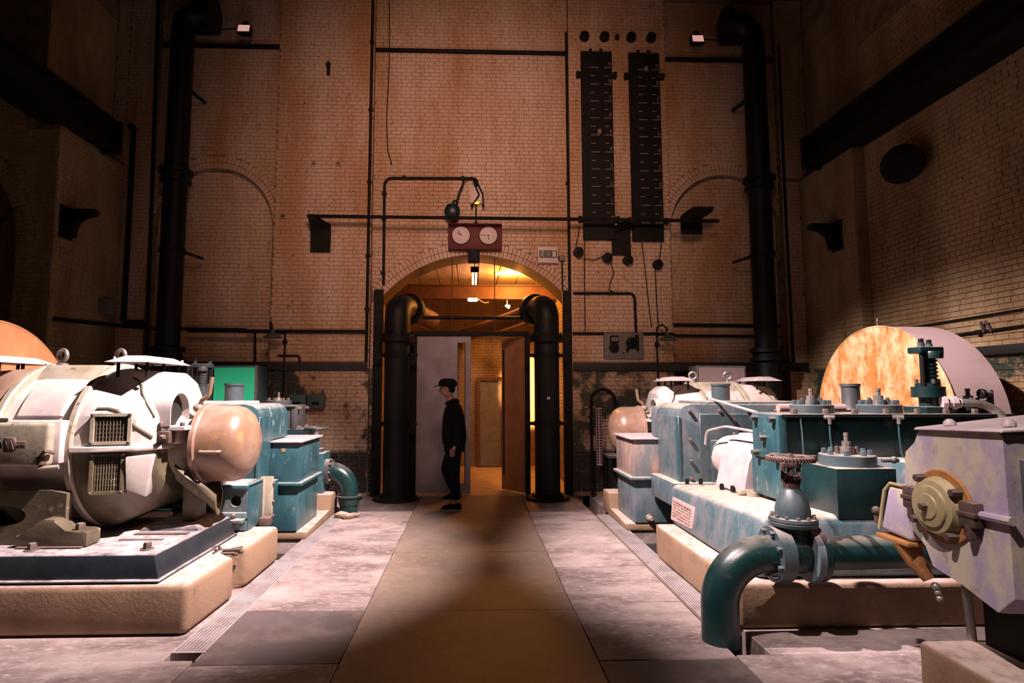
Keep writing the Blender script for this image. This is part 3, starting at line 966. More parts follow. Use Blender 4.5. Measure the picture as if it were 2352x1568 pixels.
part('foot_lip', G().box(-4.32, -2.08, 4.00, 5.29, .328, .347, .008, 1), 'navy', bp)
part('bearing_pad', G().hexa([(-2.65, 4.72, .49), (-2.15, 4.72, .49), (-2.15, 5.25, .49), (-2.65, 5.25, .49)], [(-2.6, 4.76, .535), (-2.20, 4.76, .535), (-2.20, 5.22, .535), (-2.6, 5.22, .535)], .008), 'navy', bp)
part('shim_strip', G().box(-2.62, -2.3, 4.44, 4.47, .499, .506).box(-2.6, -2.2, 4.60, 4.66, .499, .510), 'rust', bp)
for x in (-3.06, -2.27):
    w = part('washer', G().cyl((x, 4.19, .498), (x, 4.19, .508), .045, seg=16), 'steel', bp)
    bolts([(x, 4.19, .506)], (0, 0, 1), .028, .045, bp)


def gearbox(s, label, detailed):
    """teal gear case; corridor face at |x| = 2.18"""
    X = lambda x: s * x
    t = thing('gearbox', (X(2.8), 6.45, .42), label, 'gearbox')
    pr = [(2.18, .66), (2.18, 1.33)] + [(2.32 - .14 * cos(pi / 2 * k / 8), 1.33 + .14 * sin(pi / 2 * k / 8)) for k in range(1, 9)] + [(3.62, 1.47), (3.62, .66)]
    ys = 6.68 if s > 0 else 6.36
    part('case', G().prism([(X(a), b) for a, b in pr], 'y', 6.0, ys, .02, 2), 'teal_worn' if s > 0 else 'teal', t)
    part('rear_case', G().prism([(X(a), b) for a, b in [(2.5, .66), (2.5, 1.08), (2.18, 1.08)] + pr[1:]], 'y', ys, 6.9, 0), 'teal_worn' if s > 0 else 'teal', t)
    part('top_plate', G().box(X(2.50), X(3.6), 6.05, 6.86, 1.465, 1.50, .008, 1), 'white' if s < 0 else 'teal_worn', t)
    st = part('breather_stub', G().lathe((X(2.83 if s > 0 else 2.62), 6.42, 1.48), (0, 0, 1), [(0, .115), (.02, .115), (.03, .098), (.19, .098), (.19, .108), (.215, .108), (.215, .09)], 24), 'bluegrey', t)
    part('corner_strip', G().box(X(2.172), X(2.20), 5.985, 6.06, .66, 1.34, .004, 1), 'teal', t)
    part('lower_case', G().box(X(2.08), X(3.6), 5.9, ys - .02, .42, .665, .01), 'teal_worn' if s > 0 else 'teal', t)
    if detailed:
        cv = part('cover_plate', G().box(X(2.40), X(3.6), 5.975, 6.01, .66, 1.37, .006, 1), 'bluegrey', t)
        bolts([(X(x), 5.99, 1.40) for x in (2.30, 2.62, 2.92, 3.22)] + [(X(2.30), 5.99, z) for z in (1.10, .88, .70)], (0, -1, 0), .02, .035, t)
        bolts([(X(x), 5.975, z) for x in (2.76, 2.99) for z in (1.30, 1.16)], (0, -1, 0), .02, .035, cv)
        pl = part('coupling_plate', G().box(X(2.50), X(3.4), 5.945, 5.98, .645, 1.10, .02), 'bluegrey', t)
        bolts([(X(x), 5.945, z) for x in (2.55, 2.72) for z in (1.06, .84, .675)], (0, -1, 0), .017, .03, pl)
    return t


g1 = gearbox(-1, 'blue teal gear case with a breather stub standing behind the large white motor', False)
g2 = gearbox(1, 'weathered teal gear case with bolted cover plates behind the right pump', True)


def tank(s, y0, y1, label, m_up, m_low):
    X = lambda x: s * x
    x0, x1 = 1.885, 2.42
    t = thing('oil_tank', (X(2.15), (y0 + y1) / 2, .09), label, 'tank')
    part('lower_shell', G().box(X(x0 + .01), X(x1), y0, y1, .09, .60, .012), m_low, t)
    part('upper_shell', G().box(X(x0), X(x1), y0 - .012, y1, .60, 1.05, .012), m_up, t)
    part('flange_bead', G().box(X(x0 - .045), X(x1), y0 - .05, y1 + .02, .578, .618, .014, 3), m_low, t)
    part('lid', G().box(X(x0 - .035), X(x1 + .05), y0 - .045, y1 + .03, 1.045, 1.068, .006, 1), 'lid', t)
    sf = part('side_flange', G().box(X(x1 - .0), X(x1 + .045), y0 - .06, y0 + .1, .10, .60, .008), 'dirty', t)
    bolts([(X(x1 + .022), y0 - .06, z) for z in (.16, .28, .40, .53)], (0, -1, 0), .013, .02, sf)
    return t


t1 = tank(-1, 6.42, 7.24, 'bright teal blue square tank with a rimmed waist, left of the aisle', 'teal', 'teal')
for x in (-2.27, -2.06):
    part('label_scrap', G().box(x - .022, x + .022, 6.404, 6.409, .945 , .985), 'copper', t1)
M['pinkteal'] = mat('pink_stained_teal', (0.30, 0.20, 0.18), (0.16, 0.17, 0.18), sc=2.2, lo=0.44, hi=0.58, c3=(0.42, 0.27, 0.21), sc3=6, lo3=0.5, hi3=0.7, rough=0.5, stretch=(1.2, 1.2, .5))
t2 = tank(1, 6.70, 7.46, 'faded pink and teal square tank with a rimmed waist, right of the aisle', 'pinkteal', 'teal_worn')
part('drain_cock', G().lathe((2.06, 6.70, .155), (0, -1, 0), [(0, .035), (.03, .035), (.03, .022), (.07, .022), (.07, .028), (.10, .02)], 14), 'dirty', t2)

# ---- lower frames in front of the gear cases
lf = thing('machine_base', (-2.6, 5.5, .328), 'teal cast base with round holes between white motor and blue tank', 'machine base')
def holed(x0, x1, z0, z1, y0, y1, holes):
    """plate made of touching panels, each with one round hole"""
    gm = G()
    xs = [x0] + [(a[0] + b[0]) / 2 for a, b in zip(holes, holes[1:])] + [x1]
    for (hx, hz, hr), a, b in zip(holes, xs, xs[1:]):
        N = 32
        rings = []
        for yy, w in ((y1, 'o'), (y0, 'o'), (y0, 'i'), (y1, 'i')):
            rr = []
            for k in range(N):
                c, sn = cos(2 * pi * k / N), sin(2 * pi * k / N)
                if w == 'i':
                    rr.append((hx + hr * c, yy, hz + hr * sn))
                else:
                    f = min((b - hx) / c if c > 1e-6 else ((a - hx) / c if c < -1e-6 else 9), (z1 - hz) / sn if sn > 1e-6 else ((z0 - hz) / sn if sn < -1e-6 else 9))
                    rr.append((hx + f * c, yy, hz + f * sn))
            rings.append(rr)
        gm.loft(rings, cap=False)
    return gm
part('front_plate', holed(-2.74, -2.06, .50, .70, 5.43, 5.47, [(-2.66, .60, .05), (-2.165, .60, .05)]), 'teal_worn', lf)
part('side_plate', G().box(-2.09, -2.05, 5.44, 5.80, .33, .75, .008), 'teal', lf)
part('top_plate', G().box(-2.74, -2.05, 5.40, 5.80, .70, .75, .02), 'teal', lf)
tr = part('toe_rail', G().box(-2.72, -2.06, 5.40, 5.46, .34, .50, .008).box(-2.24, -2.06, 5.32, 5.46, .42, .45, .005), 'teal_worn', lf)
bolts([(x, 5.40, .475) for x in (-2.52, -2.38, -2.16)], (0, -1, 0), .02, .05, tr)
bolts([(-2.19, 5.40, .37)], (0, -1, 0), .024, .05, tr, 'steel')
cn = part('column_flange', G().box(-2.12, -2.06, 5.80, 5.90, .33, .74, .006).box(-2.12, -2.00, 5.90, 5.96, .30, .75, .006), 'dirty', lf)
bolts([(-2.0, 5.93, z) for z in (.68, .5, .36)], (1, 0, 0), .016, .02, cn)
part('anchor_block', G().box(-2.03, -1.93, 5.64, 5.74, .325, .40, .01), 'rust', lf)
bolts([(-2.3, 5.47, .75), (-2.5, 5.5, .75)], (0, 0, 1), .025, .035, lf)
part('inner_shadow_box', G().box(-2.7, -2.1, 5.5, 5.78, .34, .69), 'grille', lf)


def step_plinth(s, y0, label):
    X = lambda x: s * x
    return solo('concrete_plinth', G().prism([(y0, 0), (7.90, 0), (7.90, .285), (7.56, .285), (7.54, .085), (y0, .085)], 'x', X(1.80), X(4.3), .02, 2), 'concrete', label, 'plinth', loc=(X(3), 7, 0))


step_plinth(-1, 6.43, 'low stepped concrete plinth under the blue tank beside the left grating')
step_plinth(1, 6.71, 'low stepped concrete plinth under the pink stained tank beside the right grating')

# ---- right machine: base, plinth, pump
solo('concrete_plinth', G().prism([(1.815, 3.95), (4.3, 3.95), (4.3, 5.75), (1.83, 5.75), (1.815, 5.6)], 'z', 0, .30, .035, 3), 'concrete',
     'reddish tan concrete plinth behind the big green elbow pipe', 'plinth', loc=(3.2, 4.8, 0))
sb = thing('machine_base', (2.8, 5.0, .30), 'stained teal cast base block with a nameplate, on the right plinth', 'machine base')
part('base_block', G().hexa([(1.97, 4.02, .30), (4.28, 4.02, .30), (4.28, 5.72, .30), (1.97, 5.72, .30)], [(2.05, 4.05, .73), (4.28, 4.05, .73), (4.28, 5.88, .665), (2.02, 5.88, .665)], .07, 4), 'teal_worn', sb)
npz = part('nameplate', G().hexa([(1.975, 5.17, .375), (1.975, 5.72, .345), (2.0, 5.72, .345), (2.0, 5.17, .375)], [(2.003, 5.17, .565), (1.998, 5.72, .565), (2.02, 5.72, .565), (2.02, 5.17, .565)], .004, 1), 'drum_side', sb)
gm = G()
for k in range(6):
    z = .535 - .027 * k
    for j in range(7):
        y = 5.67 - .066 * j
        gm.box(1.986, 1.996 - .028 * (.565 - z) / .2, y - (.05 if (j + k) % 3 else .03), y, z - .004, z + .004)
part('nameplate_lettering', gm, 'copper', npz, kind='stuff')
part('side_pin', G().tube([(1.86, 4.60, .262), (2.02, 4.56, .27)], .022, 10), 'rust', sb)

pu = thing('pump', (3.2, 4.6, .735), 'long dark teal pump body with bolted flanges on top, on the right', 'pump')
part('upper_block', G().box(2.50, 4.35, 4.52, 4.90, 1.075, 1.40, .01), 'teal_dark', pu)
ep = part('end_plate', G().box(2.44, 2.51, 4.50, 4.93, 1.055, 1.42, .008), 'teal', pu)
bolts([(2.44, y, z) for y in (4.56, 4.85) for z in (1.09, 1.38)] + [(2.44, 4.72, 1.22)], (-1, 0, 0), .028, .05, ep, 'gunmetal')
part('top_flange', G().box(2.46, 4.38, 4.49, 4.95, 1.40, 1.425, .005, 1), 'teal_dark', pu)
bolts([(x, 4.55, 1.425) for x in (2.60, 2.86, 3.10, 3.36, 3.62, 3.86, 4.1)], (0, 0, 1), .026, .04, pu)


def valve_cap(x, y, z, r, m='bluegrey'):
    c = part('valve_cap', G().lathe((x, y, z), (0, 0, 1), [(0, r), (.065, r), (.07, r - .006), (.07, .03)], 32), m, pu)
    bolts(circ((x, y, z + .068), (0, 0, 1), r * .76, 8, .3), (0, 0, 1), .022, .04, c, 'bluegrey')
    part('valve_spindle', G().lathe((x, y, z + .06), (0, 0, 1), [(0, .05), (.05, .05), (.05, .036), (.085, .036), (.085, .018), (.125, .016), (.125, .02), (.145, .018)], 8), 'steel', c)
    bolts(circ((x, y, z + .068), (0, 0, 1), .065, 4, .4), (0, 0, 1), .017, .06, c, 'bluegrey')
    return c


valve_cap(2.86, 4.74, 1.425, .165)
valve_cap(3.44, 4.74, 1.425, .165)
valve_cap(4.22, 4.74, 1.425, .15, 'teal_dark')
for x in (2.84, 3.40):
    nz = part('drain_nozzle', G().cyl((x - .03, 4.50, 1.40), (x + .035, 4.46, 1.40), .018, seg=10).cyl((x, 4.47, 1.345), (x, 4.47, 1.40), .014, seg=8), 'steel', pu)
    part('drain_tube', G().tube([(x, 4.475, 1.36), (x + .0, 4.475, 1.25), (x + .02, 4.49, 1.12), (x + .05, 4.5, 1.06)], .007, 6), 'teal', nz)
part('drip_tube', G().tube([(2.62, 4.50, 1.40), (2.62, 4.485, 1.30), (2.625, 4.48, 1.0)], .007, 6), 'bluegrey', pu)
ck = part('side_cock', G().box(4.34, 4.375, 4.66, 4.70, 1.42, 1.62, .006).cyl((4.27, 4.66, 1.585), (4.345, 4.66, 1.585), .02, seg=10), 'gunmetal', pu)
part('cock_knob', G().lathe((4.25, 4.66, 1.585), (1, 0, 0), [(0, .03), (.01, .042), (.03, .042), (.035, .02)], 12), 'black', ck)
part('oil_pipe', G().tube([(2.78, 5.12, 1.455), (3.5, 5.12, 1.455)], .04, 14), 'drum_side', pu)
part('breather_stub', G().lathe((3.46, 5.12, 1.44), (0, 0, 1), [(0, .085), (.02, .075), (.21, .075), (.21, .083), (.235, .083), (.235, .07)], 20), 'gunmetal', pu)
part('bypass_tube', G().tube([(3.51, 5.06, 1.49), (3.58, 5.04, 1.50), (3.60, 5.02, 1.46), (3.585, 4.98, 1.40)], .013, 8, .03), 'lid', pu)
part('middle_block', G().box(2.46, 4.3, 4.50, 5.0, .735, 1.08, .01), 'teal', pu)
# valve chest in front
vch = part('valve_chest', G().box(2.60, 3.04, 4.05, 4.48, .70, 1.055, .008), 'teal_dark', pu)
c = part('chest_cap', G().lathe((2.83, 4.27, 1.055), (0, 0, 1), [(0, .19), (.075, .19), (.08, .184), (.08, .03)], 36), 'bluegrey', pu)
bolts(circ((2.83, 4.27, 1.133), (0, 0, 1), .148, 8, .2), (0, 0, 1), .021, .04, c, 'bluegrey')
part('chest_spindle', G().lathe((2.83, 4.27, 1.13), (0, 0, 1), [(0, .05), (.06, .05), (.06, .032), (.10, .032), (.10, .016), (.14, .015), (.14, .018), (.165, .016)], 8), 'steel', c)
bolts(circ((2.83, 4.27, 1.133), (0, 0, 1), .065, 4, .4), (0, 0, 1), .015, .06, c, 'bolt')
part('bleed_cock', G().cyl((3.01, 4.15, 1.10), (3.12, 4.13, 1.105), .016, seg=10).ball((3.09, 4.135, 1.105), .026, seg=10, rng=8), 'gunmetal', c)
part('chest_foot', G().lathe((2.85, 4.28, .55), (0, 0, 1), [(0, .14), (.07, .14), (.07, .17), (.15, .17)], 24), 'teal_dark', pu)
part('rear_chest', G().box(3.22, 3.7, 4.2, 4.5, .72, 1.08, .01), 'teal_worn', pu)
bolts([(3.32, 4.28, 1.08)], (0, 0, 1), .032, .04, pu, 'rust')
# sheet guard over the coupling
cg = thing('coupling_guard', (2.6, 5.45, .66), 'bright off-white coupling guard with a sloping sheet hood beside the teal pump', 'guard')
part('round_cover', G().lathe((2.72, 5.95, .93), (0, -1, 0), [(0, .22), (.12, .235), (.3, .235), (.42, .21), (.5, .14)], 36), 'white', cg)
hd = []
for y in (5.62, 5.05):
    hd.append([(2.40, y, .70), (2.46, y, .97), (2.54, y, 1.12), (2.66, y, 1.20), (2.80, y, 1.20), (2.92, y, 1.10), (2.98, y, .70)])
part('sheet_hood', G().loft([[(a, y, b) for a, y, b in r] for r in hd]), 'lid', cg)
part('hood_foot', G().box(2.36, 2.56, 5.02, 5.10, .70, .745, .01).cyl((2.45, 4.98, .70), (2.45, 4.98, .735), .05, seg=16), 'dirty', cg)
bolts([(2.38, 5.22, .70), (2.36, 5.4, .69), (2.30, 5.75, .685), (2.2, 5.85, .67)], (0, 0, 1), .02, .05, cg, 'black')
# oil lines
solo('oil_line', G().tube([(2.62, 6.30, 1.56), (2.60, 6.1, 1.52), (2.52, 5.0, 1.42), (2.50, 4.72, 1.36)], .014, 8, .05), 'lid', 'thin pale oil line running from gear case stub to teal pump end plate', 'pipe')
solo('oil_line', G().tube([(2.42, 5.9, 1.06), (2.42, 5.86, 1.20), (2.46, 5.5, 1.27), (2.49, 4.85, 1.25)], .012, 8, .08), 'lid', 'short hooked pale oil line beside the white coupling guard', 'pipe')

# ---- spring loaded relief valves
def relief(x, y, z, label, m='teal_dark'):
    t = thing('relief_valve', (x, y, z), label, 'valve')
    part('base_flange', G().box(x - .13, x + .13, y - .13, y + .13, z, z + .055, .01).lathe((x, y, z + .05), (0, 0, 1), [(0, .07), (.08, .07), (.08, .12), (.17, .12), (.17, .09), (.20, .09)], 24), m, t)
    for dx, dy in ((-.075, -.05), (.075, .05)):
        part('tie_rod', G().cyl((x + dx, y + dy, z + .22), (x + dx, y + dy, z + .62), .02, seg=10), 'black', t)
        bolts([(x + dx, y + dy, z + .555)], (0, 0, 1), .025, .07, t, 'bluegrey', 'stud')
    sp = [(0, .055), (.02, .06)]
    for k in range(8):
        sp += [(.03 + .032 * k, .062), (.046 + .032 * k, .062), (.046 + .032 * k, .052), (.06 + .032 * k, .052)]
    part('spring_barrel', G().lathe((x + .01, y - .01, z + .24), (0, 0, 1), sp, 24), m, t)
    part('yoke', G().hexa([(x - .115, y - .09, z + .50), (x + .115, y - .06, z + .50), (x + .115, y + .09, z + .50), (x - .115, y + .06, z + .50)],
                          [(x - .115, y - .09, z + .555), (x + .115, y - .06, z + .555), (x + .115, y + .09, z + .555), (x - .115, y + .06, z + .555)], .012), m, t)
    part('spring_cap', G().lathe((x + .02, y - .05, z + .455), (0, 0, 1), [(0, .07), (.05, .075), (.06, .07)], 20), m, t)
    bolts(circ((x, y, z + .248), (0, 0, 1), .085, 4, .6), (0, 0, 1), .014, .035, t, 'gunmetal', 'hex')
    return t


rv1 = relief(3.86, 4.72, 1.425, 'tall dark green spring relief valve on top of the right pump, before the orange drum')
part('union_nut', G().lathe((3.88, 4.62, 1.51), (1, -.25, .0), [(0, .055), (.03, .06), (.04, .045), (.07, .045), (.07, .055), (.11, .055), (.11, .04), (.14, .04)], 8), 'lid', rv1)
solo('flexible_pipe', G().tube([(4.0, 4.59, 1.51), (4.10, 4.565, 1.512), (4.20, 4.54, 1.49), (4.27, 4.50, 1.42), (4.29, 4.47, 1.30)], .034, 14, .05), 'steel',
     'thick grey curved pipe leaving the spring relief valve towards the right', 'pipe')

# ---- elbow pipe, gate valve and suction pipe
eb = thing('elbow_pipe', (1.62, 3.80, 0), 'big glossy dark green elbow pipe rising from the floor at right front', 'pipe')
pts = [(1.62, 3.80, -.02), (1.62, 3.80, .22)] + [(1.94 - .32 * cos(pi / 2 * k / 12), 3.80, .22 + .32 * sin(pi / 2 * k / 12)) for k in range(1, 13)] + [(2.0, 3.80, .54)]
part('bend', G().tube(pts, .118, 36), 'greenpipe', eb)
fl = part('flange', G().lathe((1.97, 3.80, .54), (1, 0, 0), [(0, .12), (0, .175), (.045, .175), (.045, .12)], 40), 'bluegrey', eb)
bolts(circ((1.97, 3.80, .54), (1, 0, 0), .15, 8, .35), (-1, 0, 0), .018, .025, fl, 'bluegrey')
gv = thing('gate_valve', (2.13, 3.80, .36), 'teal gate valve with a toothed handwheel beside the green elbow pipe', 'valve')
part('valve_body', G().lathe((2.015, 3.80, .54), (1, 0, 0), [(0, .12), (.03, .105), (.09, .125), (.14, .125), (.20, .105), (.23, .12)], 32).lathe((2.13, 3.80, .54), (0, 0, 1), [(0, .105), (.12, .095), (.19, .11)], 28), 'teal_dark', gv)
for x in (2.016, 2.20):
    fl = part('flange', G().lathe((x, 3.80, .54), (1, 0, 0), [(0, .10), (0, .175), (.045, .175), (.045, .10)], 40), 'bluegrey' if x < 2.1 else 'teal_worn', gv)
    bolts(circ((x + (.045 if x > 2.1 else .0), 3.80, .54), (1, 0, 0), .15, 8, .35), (1 if x > 2.1 else -1, 0, 0), .018, .03, fl, 'bolt')
bf = part('bonnet_flange', G().lathe((2.13, 3.80, .725), (0, 0, 1), [(0, .145), (.022, .150), (.024, .144), (.03, .144), (.032, .15), (.052, .145), (.055, .10)], 36), 'bluegrey', gv)
bolts(circ((2.13, 3.80, .778), (0, 0, 1), .128, 12), (0, 0, 1), .012, .018, bf, 'bolt')
part('bonnet', G().lathe((2.13, 3.80, .77), (0, 0, 1), [(0, .11), (.06, .108), (.13, .09), (.18, .06), (.20, .045), (.21, .045)], 28), 'bluegrey', gv)
yk = part('yoke', G().tube([(2.09, 3.80, .96), (2.075, 3.80, 1.02), (2.08, 3.80, 1.12)], .014, 8).tube([(2.17, 3.80, .96), (2.185, 3.80, 1.02), (2.18, 3.80, 1.12)], .014, 8).box(2.07, 2.19, 3.77, 3.83, 1.10, 1.13, .006), 'rust', gv)
part('gland', G().lathe((2.13, 3.80, .965), (0, 0, 1), [(0, .05), (.03, .055), (.03, .04), (.06, .035), (.06, .052), (.085, .05), (.085, .025), (.14, .022)], 16), 'rust', gv)
bolts([(2.085, 3.78, 1.03), (2.175, 3.78, 1.03)], (0, 0, 1), .014, .04, gv, 'rust')
hw = part('handwheel', G().torus((2.13, 3.80, 1.16), (0, 0, 1), .135, .016, 36, 8), 'rust', gv)
for k in range(4):
    a = pi / 2 * k + .4
    part('spoke', G().tube([(2.13, 3.80, 1.155), (2.13 + .13 * cos(a), 3.80 + .13 * sin(a), 1.16)], .012, 6), 'rust', hw)
gm = G()
for k in range(44):
    a = 2 * pi * k / 44
    p = Vector((2.13 + .147 * cos(a), 3.80 + .147 * sin(a), 1.158))
    gm.tube([p - Vector((0, 0, .018)), p + Vector((0, 0, .014))], .006, 5)
part('rim_teeth', gm, 'rust', hw, kind='stuff')
part('wheel_hub', G().lathe((2.13, 3.80, 1.125), (0, 0, 1), [(0, .03), (.05, .028), (.05, .018), (.065, .016)], 12), 'rust', hw)
part('wheel_knob', G().cyl((2.24, 3.72, 1.17), (2.24, 3.72, 1.185), .022, seg=12), 'rust', hw)
sp_ = thing('suction_pipe', (2.6, 3.80, .42), 'thick dark horizontal pipe running right from the gate valve', 'pipe')
part('pipe_run', G().tube([(2.247, 3.80, .54), (2.9, 3.82, .54), (3.4, 3.84, .52)], .108, 32), 'greenpipe', sp_)
part('flange', G().lathe((2.247, 3.80, .54), (1, 0, 0), [(0, .10), (0, .175), (.04, .175), (.04, .10)], 40), 'teal_dark', sp_)

# ---- flywheel guards (drums)
def drum(s, x, y, zc, R, th, mf, label):
    t = thing('flywheel_guard', (s * (x + th / 2), y, 0), label, 'guard')
    N = 48
    def prof(r):
        return [(y - r, .0), (y - r, zc)] + [(y - r * cos(pi * k / N), zc + r * sin(pi * k / N)) for k in range(1, N)] + [(y + r, zc), (y + r, .0)]
    part('hoop_sheet', G().prism(prof(R), 'x', s * (x + .004), s * (x + th), .004, 1), 'drum_side', t, sharp=30)
    part('face_sheet', G().prism(prof(R - .006), 'x', s * (x - .006), s * (x + .01)), mf, t)
    rim = [Vector((s * x, a, b)) for a, b in prof(R)]
    part('rim_bead', G().tube(rim, .012, 6), mf, t)
    if s > 0:
        part('oil_cup', G().lathe((s * (x + .06), y + .0, zc + R - .01), (0, 0, 1), [(0, .03), (.03, .03), (.03, .012), (.07, .012), (.075, .016), (.11, .006)], 10), 'bolt', t)
    part('seam_strip', G().box(s * (x - .012), s * (x - .004), y - .025, y + .025, .2, zc + R - .03), mf, t)
    return t


drum(1, 4.35, 6.02, 1.28, 1.02, .50, 'drum_face', 'big round-topped drum guard with mottled orange rusty face at the far right')
drum(-1, 4.42, 5.42, 1.16, 1.10, .3, 'drum_face2', 'big round-topped drum guard with plain brown rust face at the far left')

# ---- bearing end of the nearest right motor
W_ = thing('motor_housing', (2.75, 2.8, .32), 'cream and lilac flaking motor housing with round bearing cap at the right edge', 'motor')
XF = 2.40
def ywz(lst, x):
    return [(x, a, b) for a, b in lst]
prof = [(2.53, .69), (2.53, 1.40), (2.56, 1.42), (3.02, 1.39), (3.05, 1.33), (3.12, 1.27), (3.14, 1.10), (3.11, .86), (3.02, .79), (2.98, .70), (2.80, .66), (2.62, .60)]
part('end_casting', G().loft([ywz(prof, XF), ywz([(2.83 + (a - 2.83) * 1.02, 1.05 + (b - 1.05) * 1.01) for a, b in prof], XF + .05), ywz([(2.83 + (a - 2.83) * 1.1, 1.05 + (b - 1.05) * 1.03) for a, b in prof], XF + .9)]), 'lilac', W_)
part('top_cover', G().hexa([(XF - .025, 2.51, 1.415), (XF - .025, 3.03, 1.395), (3.3, 3.1, 1.44), (3.3, 2.45, 1.46)], [(XF - .02, 2.515, 1.432), (XF - .02, 3.02, 1.412), (3.3, 3.09, 1.50), (3.3, 2.46, 1.50)], .006, 1), 'lid', W_)
bolts([(2.50, 2.60, 1.445), (2.50, 2.93, 1.43)], (0, 0, 1), .03, .03, W_, 'lid', 'dome')
cap = part('bearing_ring', G().lathe((XF + .002, 2.885, 1.02), (-1, 0, 0), [(0, .185), (.012, .185), (.016, .18), (.016, .13)], 44), 'orange', W_)
bc = part('bearing_cap', G().lathe((XF - .012, 2.895, 1.02), (-1, 0, 0), [(0, .150), (.015, .146), (.032, .134), (.045, .130), (.05, .105), (.06, .10), (.066, .065), (.072, .06), (.075, .001)], 40), 'yellowed', W_)
bolts([(XF - .083, 2.90, 1.02)], (-1, 0, 0), .02, .03, bc, 'bolt')
bolts(circ((XF - .014, 2.895, 1.02), (-1, 0, 0), .158, 4, .6), (-1, 0, 0), .022, .05, cap, 'rust')
for y, z in ((3.06, 1.035), (2.70, 1.02)):
    lg = part('clamp_lug', G().box(XF - .05, XF + .02, y - .045, y + .045, z - .06, z + .06, .012).box(XF - .055, XF - .03, y - .05, y + .05, z - .012, z + .012, .005), 'rust', W_)
    bolts([(XF - .03, y, z - .055)], (0, 0, -1), .024, .06, lg, 'rust')
part('split_flange', G().tube([(XF - .012, 2.66, 1.025), (XF - .012, 2.50, 1.03)], .02, 8), 'lilac', W_)
for z0, z1 in ((1.05, 1.30), (.74, 1.01)):
    part('side_vent', G().box(XF + .06, XF + .5, 2.50, 2.53, z0, z1, .012), 'gunmetal', W_)
hb = part('hatch_box', G().hexa([(XF + .0, 3.12, .78), (XF + .0, 3.36, .80), (2.75, 3.36, .80), (2.75, 3.12, .78)], [(XF + .02, 3.12, 1.07), (XF + .02, 3.30, 1.07), (2.75, 3.30, 1.07), (2.75, 3.12, 1.07)], .025, 3), 'lilac', W_)
part('hatch_seal', G().tube([(XF + .02, 3.10, 1.075), (XF + .02, 3.28, 1.075), (XF + .01, 3.315, 1.03), (XF + .0, 3.362, .80)], .010, 8), 'yellowed', hb)
part('hatch_hinge', G().ball((XF + .0, 3.38, .90), .026, seg=10, rng=8).cyl((XF, 3.38, .83), (XF, 3.38, .90), .014, seg=8), 'rust', hb)
part('drip_tray', G().box(XF - .02, 2.7, 3.12, 3.37, .755, .78, .006), 'orange', hb)
part('spout', G().tube([(XF + .05, 3.22, .76), (XF + .07, 3.18, .66), (XF + .1, 3.14, .58)], [.07, .05, .03], 12), 'orange', hb)
part('drain_chain', G().ball((XF + .12, 3.12, .55), .022, seg=8, rng=6).ball((XF + .125, 3.115, .52), .018, seg=8, rng=6).ball((XF + .13, 3.11, .49), .018, seg=8, rng=6), 'steel', hb)
part('stand', G().box(2.62, 3.3, 2.45, 2.95, .31, .70, .01), 'black', W_)
part('stand_leg', G().tube([(2.60, 3.02, .62), (2.60, 3.0, .32)], .02, 8), 'steel', W_)
solo('concrete_plinth', G().box(2.32, 4.2, .9, 3.02, 0, .32, .03, 3), 'concrete', 'yellowish concrete plinth in the bottom right corner of the view', 'plinth', loc=(3.2, 2.0, 0))

# ---- far left pump (behind the blue tank)
fp = thing('pump', (-2.9, 7.95, .28), 'dark grey pump body with bolted flanges beyond the blue tank at left', 'pump')
part('upper_block', G().box(-4.2, -2.36, 7.62, 8.05, 1.12, 1.40, .01), 'gunmetal', fp)
part('top_flange', G().box(-4.2, -2.30, 7.58, 8.1, 1.40, 1.425, .006, 1), 'gunmetal', fp)
c = part('valve_cap', G().lathe((-2.6, 7.82, 1.425), (0, 0, 1), [(0, .17), (.06, .17), (.065, .03)], 28), 'gunmetal', fp)
bolts(circ((-2.6, 7.82, 1.487), (0, 0, 1), .13, 8), (0, 0, 1), .02, .035, c, 'bolt')
part('valve_spindle', G().lathe((-2.6, 7.82, 1.48), (0, 0, 1), [(0, .04), (.05, .03), (.05, .016), (.12, .014)], 8), 'steel', c)
ee = part('end_plate', G().box(-2.36, -2.29, 7.60, 8.08, 1.10, 1.41, .008), 'gunmetal', fp)
bolts([(-2.29, y, z) for y in (7.66, 8.0) for z in (1.13, 1.38)], (1, 0, 0), .025, .05, ee, 'bolt')
part('middle_block', G().box(-4.0, -2.2, 7.6, 8.3, .30, 1.12, .01), 'teal_dark', fp)
part('valve_chest', G().box(-2.2, -1.93, 7.62, 8.0, .28, .80, .01), 'teal', fp)
vb = part('small_gate_valve', G().lathe((-2.08, 7.80, .80), (0, 0, 1), [(0, .10), (.03, .12), (.05, .12), (.06, .085), (.14, .08), (.22, .05), (.26, .03)], 20), 'gunmetal', fp)
part('handwheel', G().torus((-2.08, 7.80, 1.12), (0, 0, 1), .16, .013, 28, 6).cyl((-2.08, 7.8, 1.05), (-2.08, 7.8, 1.13), .018, seg=8).box(-2.23, -1.93, 7.79, 7.81, 1.112, 1.128), 'gunmetal', vb)
relief(-3.62, 7.80, 1.425, 'grey spring relief valve left of the green cabinet', 'gunmetal')
e2 = thing('elbow_pipe', (-1.64, 7.78, 0), 'small glossy dark green elbow pipe at the far end of left grating', 'pipe')
pts = [(-1.93, 7.78, .55), (-1.86, 7.78, .55)] + [(-1.86 + .24 * sin(pi / 2 * k / 10), 7.78, .31 + .24 * cos(pi / 2 * k / 10)) for k in range(1, 11)] + [(-1.62, 7.78, .25), (-1.62, 7.78, -.02)]
part('bend', G().tube(pts, .118, 28), 'greenpipe', e2)
fl = part('flange', G().lathe((-1.93, 7.78, .55), (1, 0, 0), [(0, .12), (0, .165), (.06, .165), (.06, .12)], 32), 'gunmetal', e2)
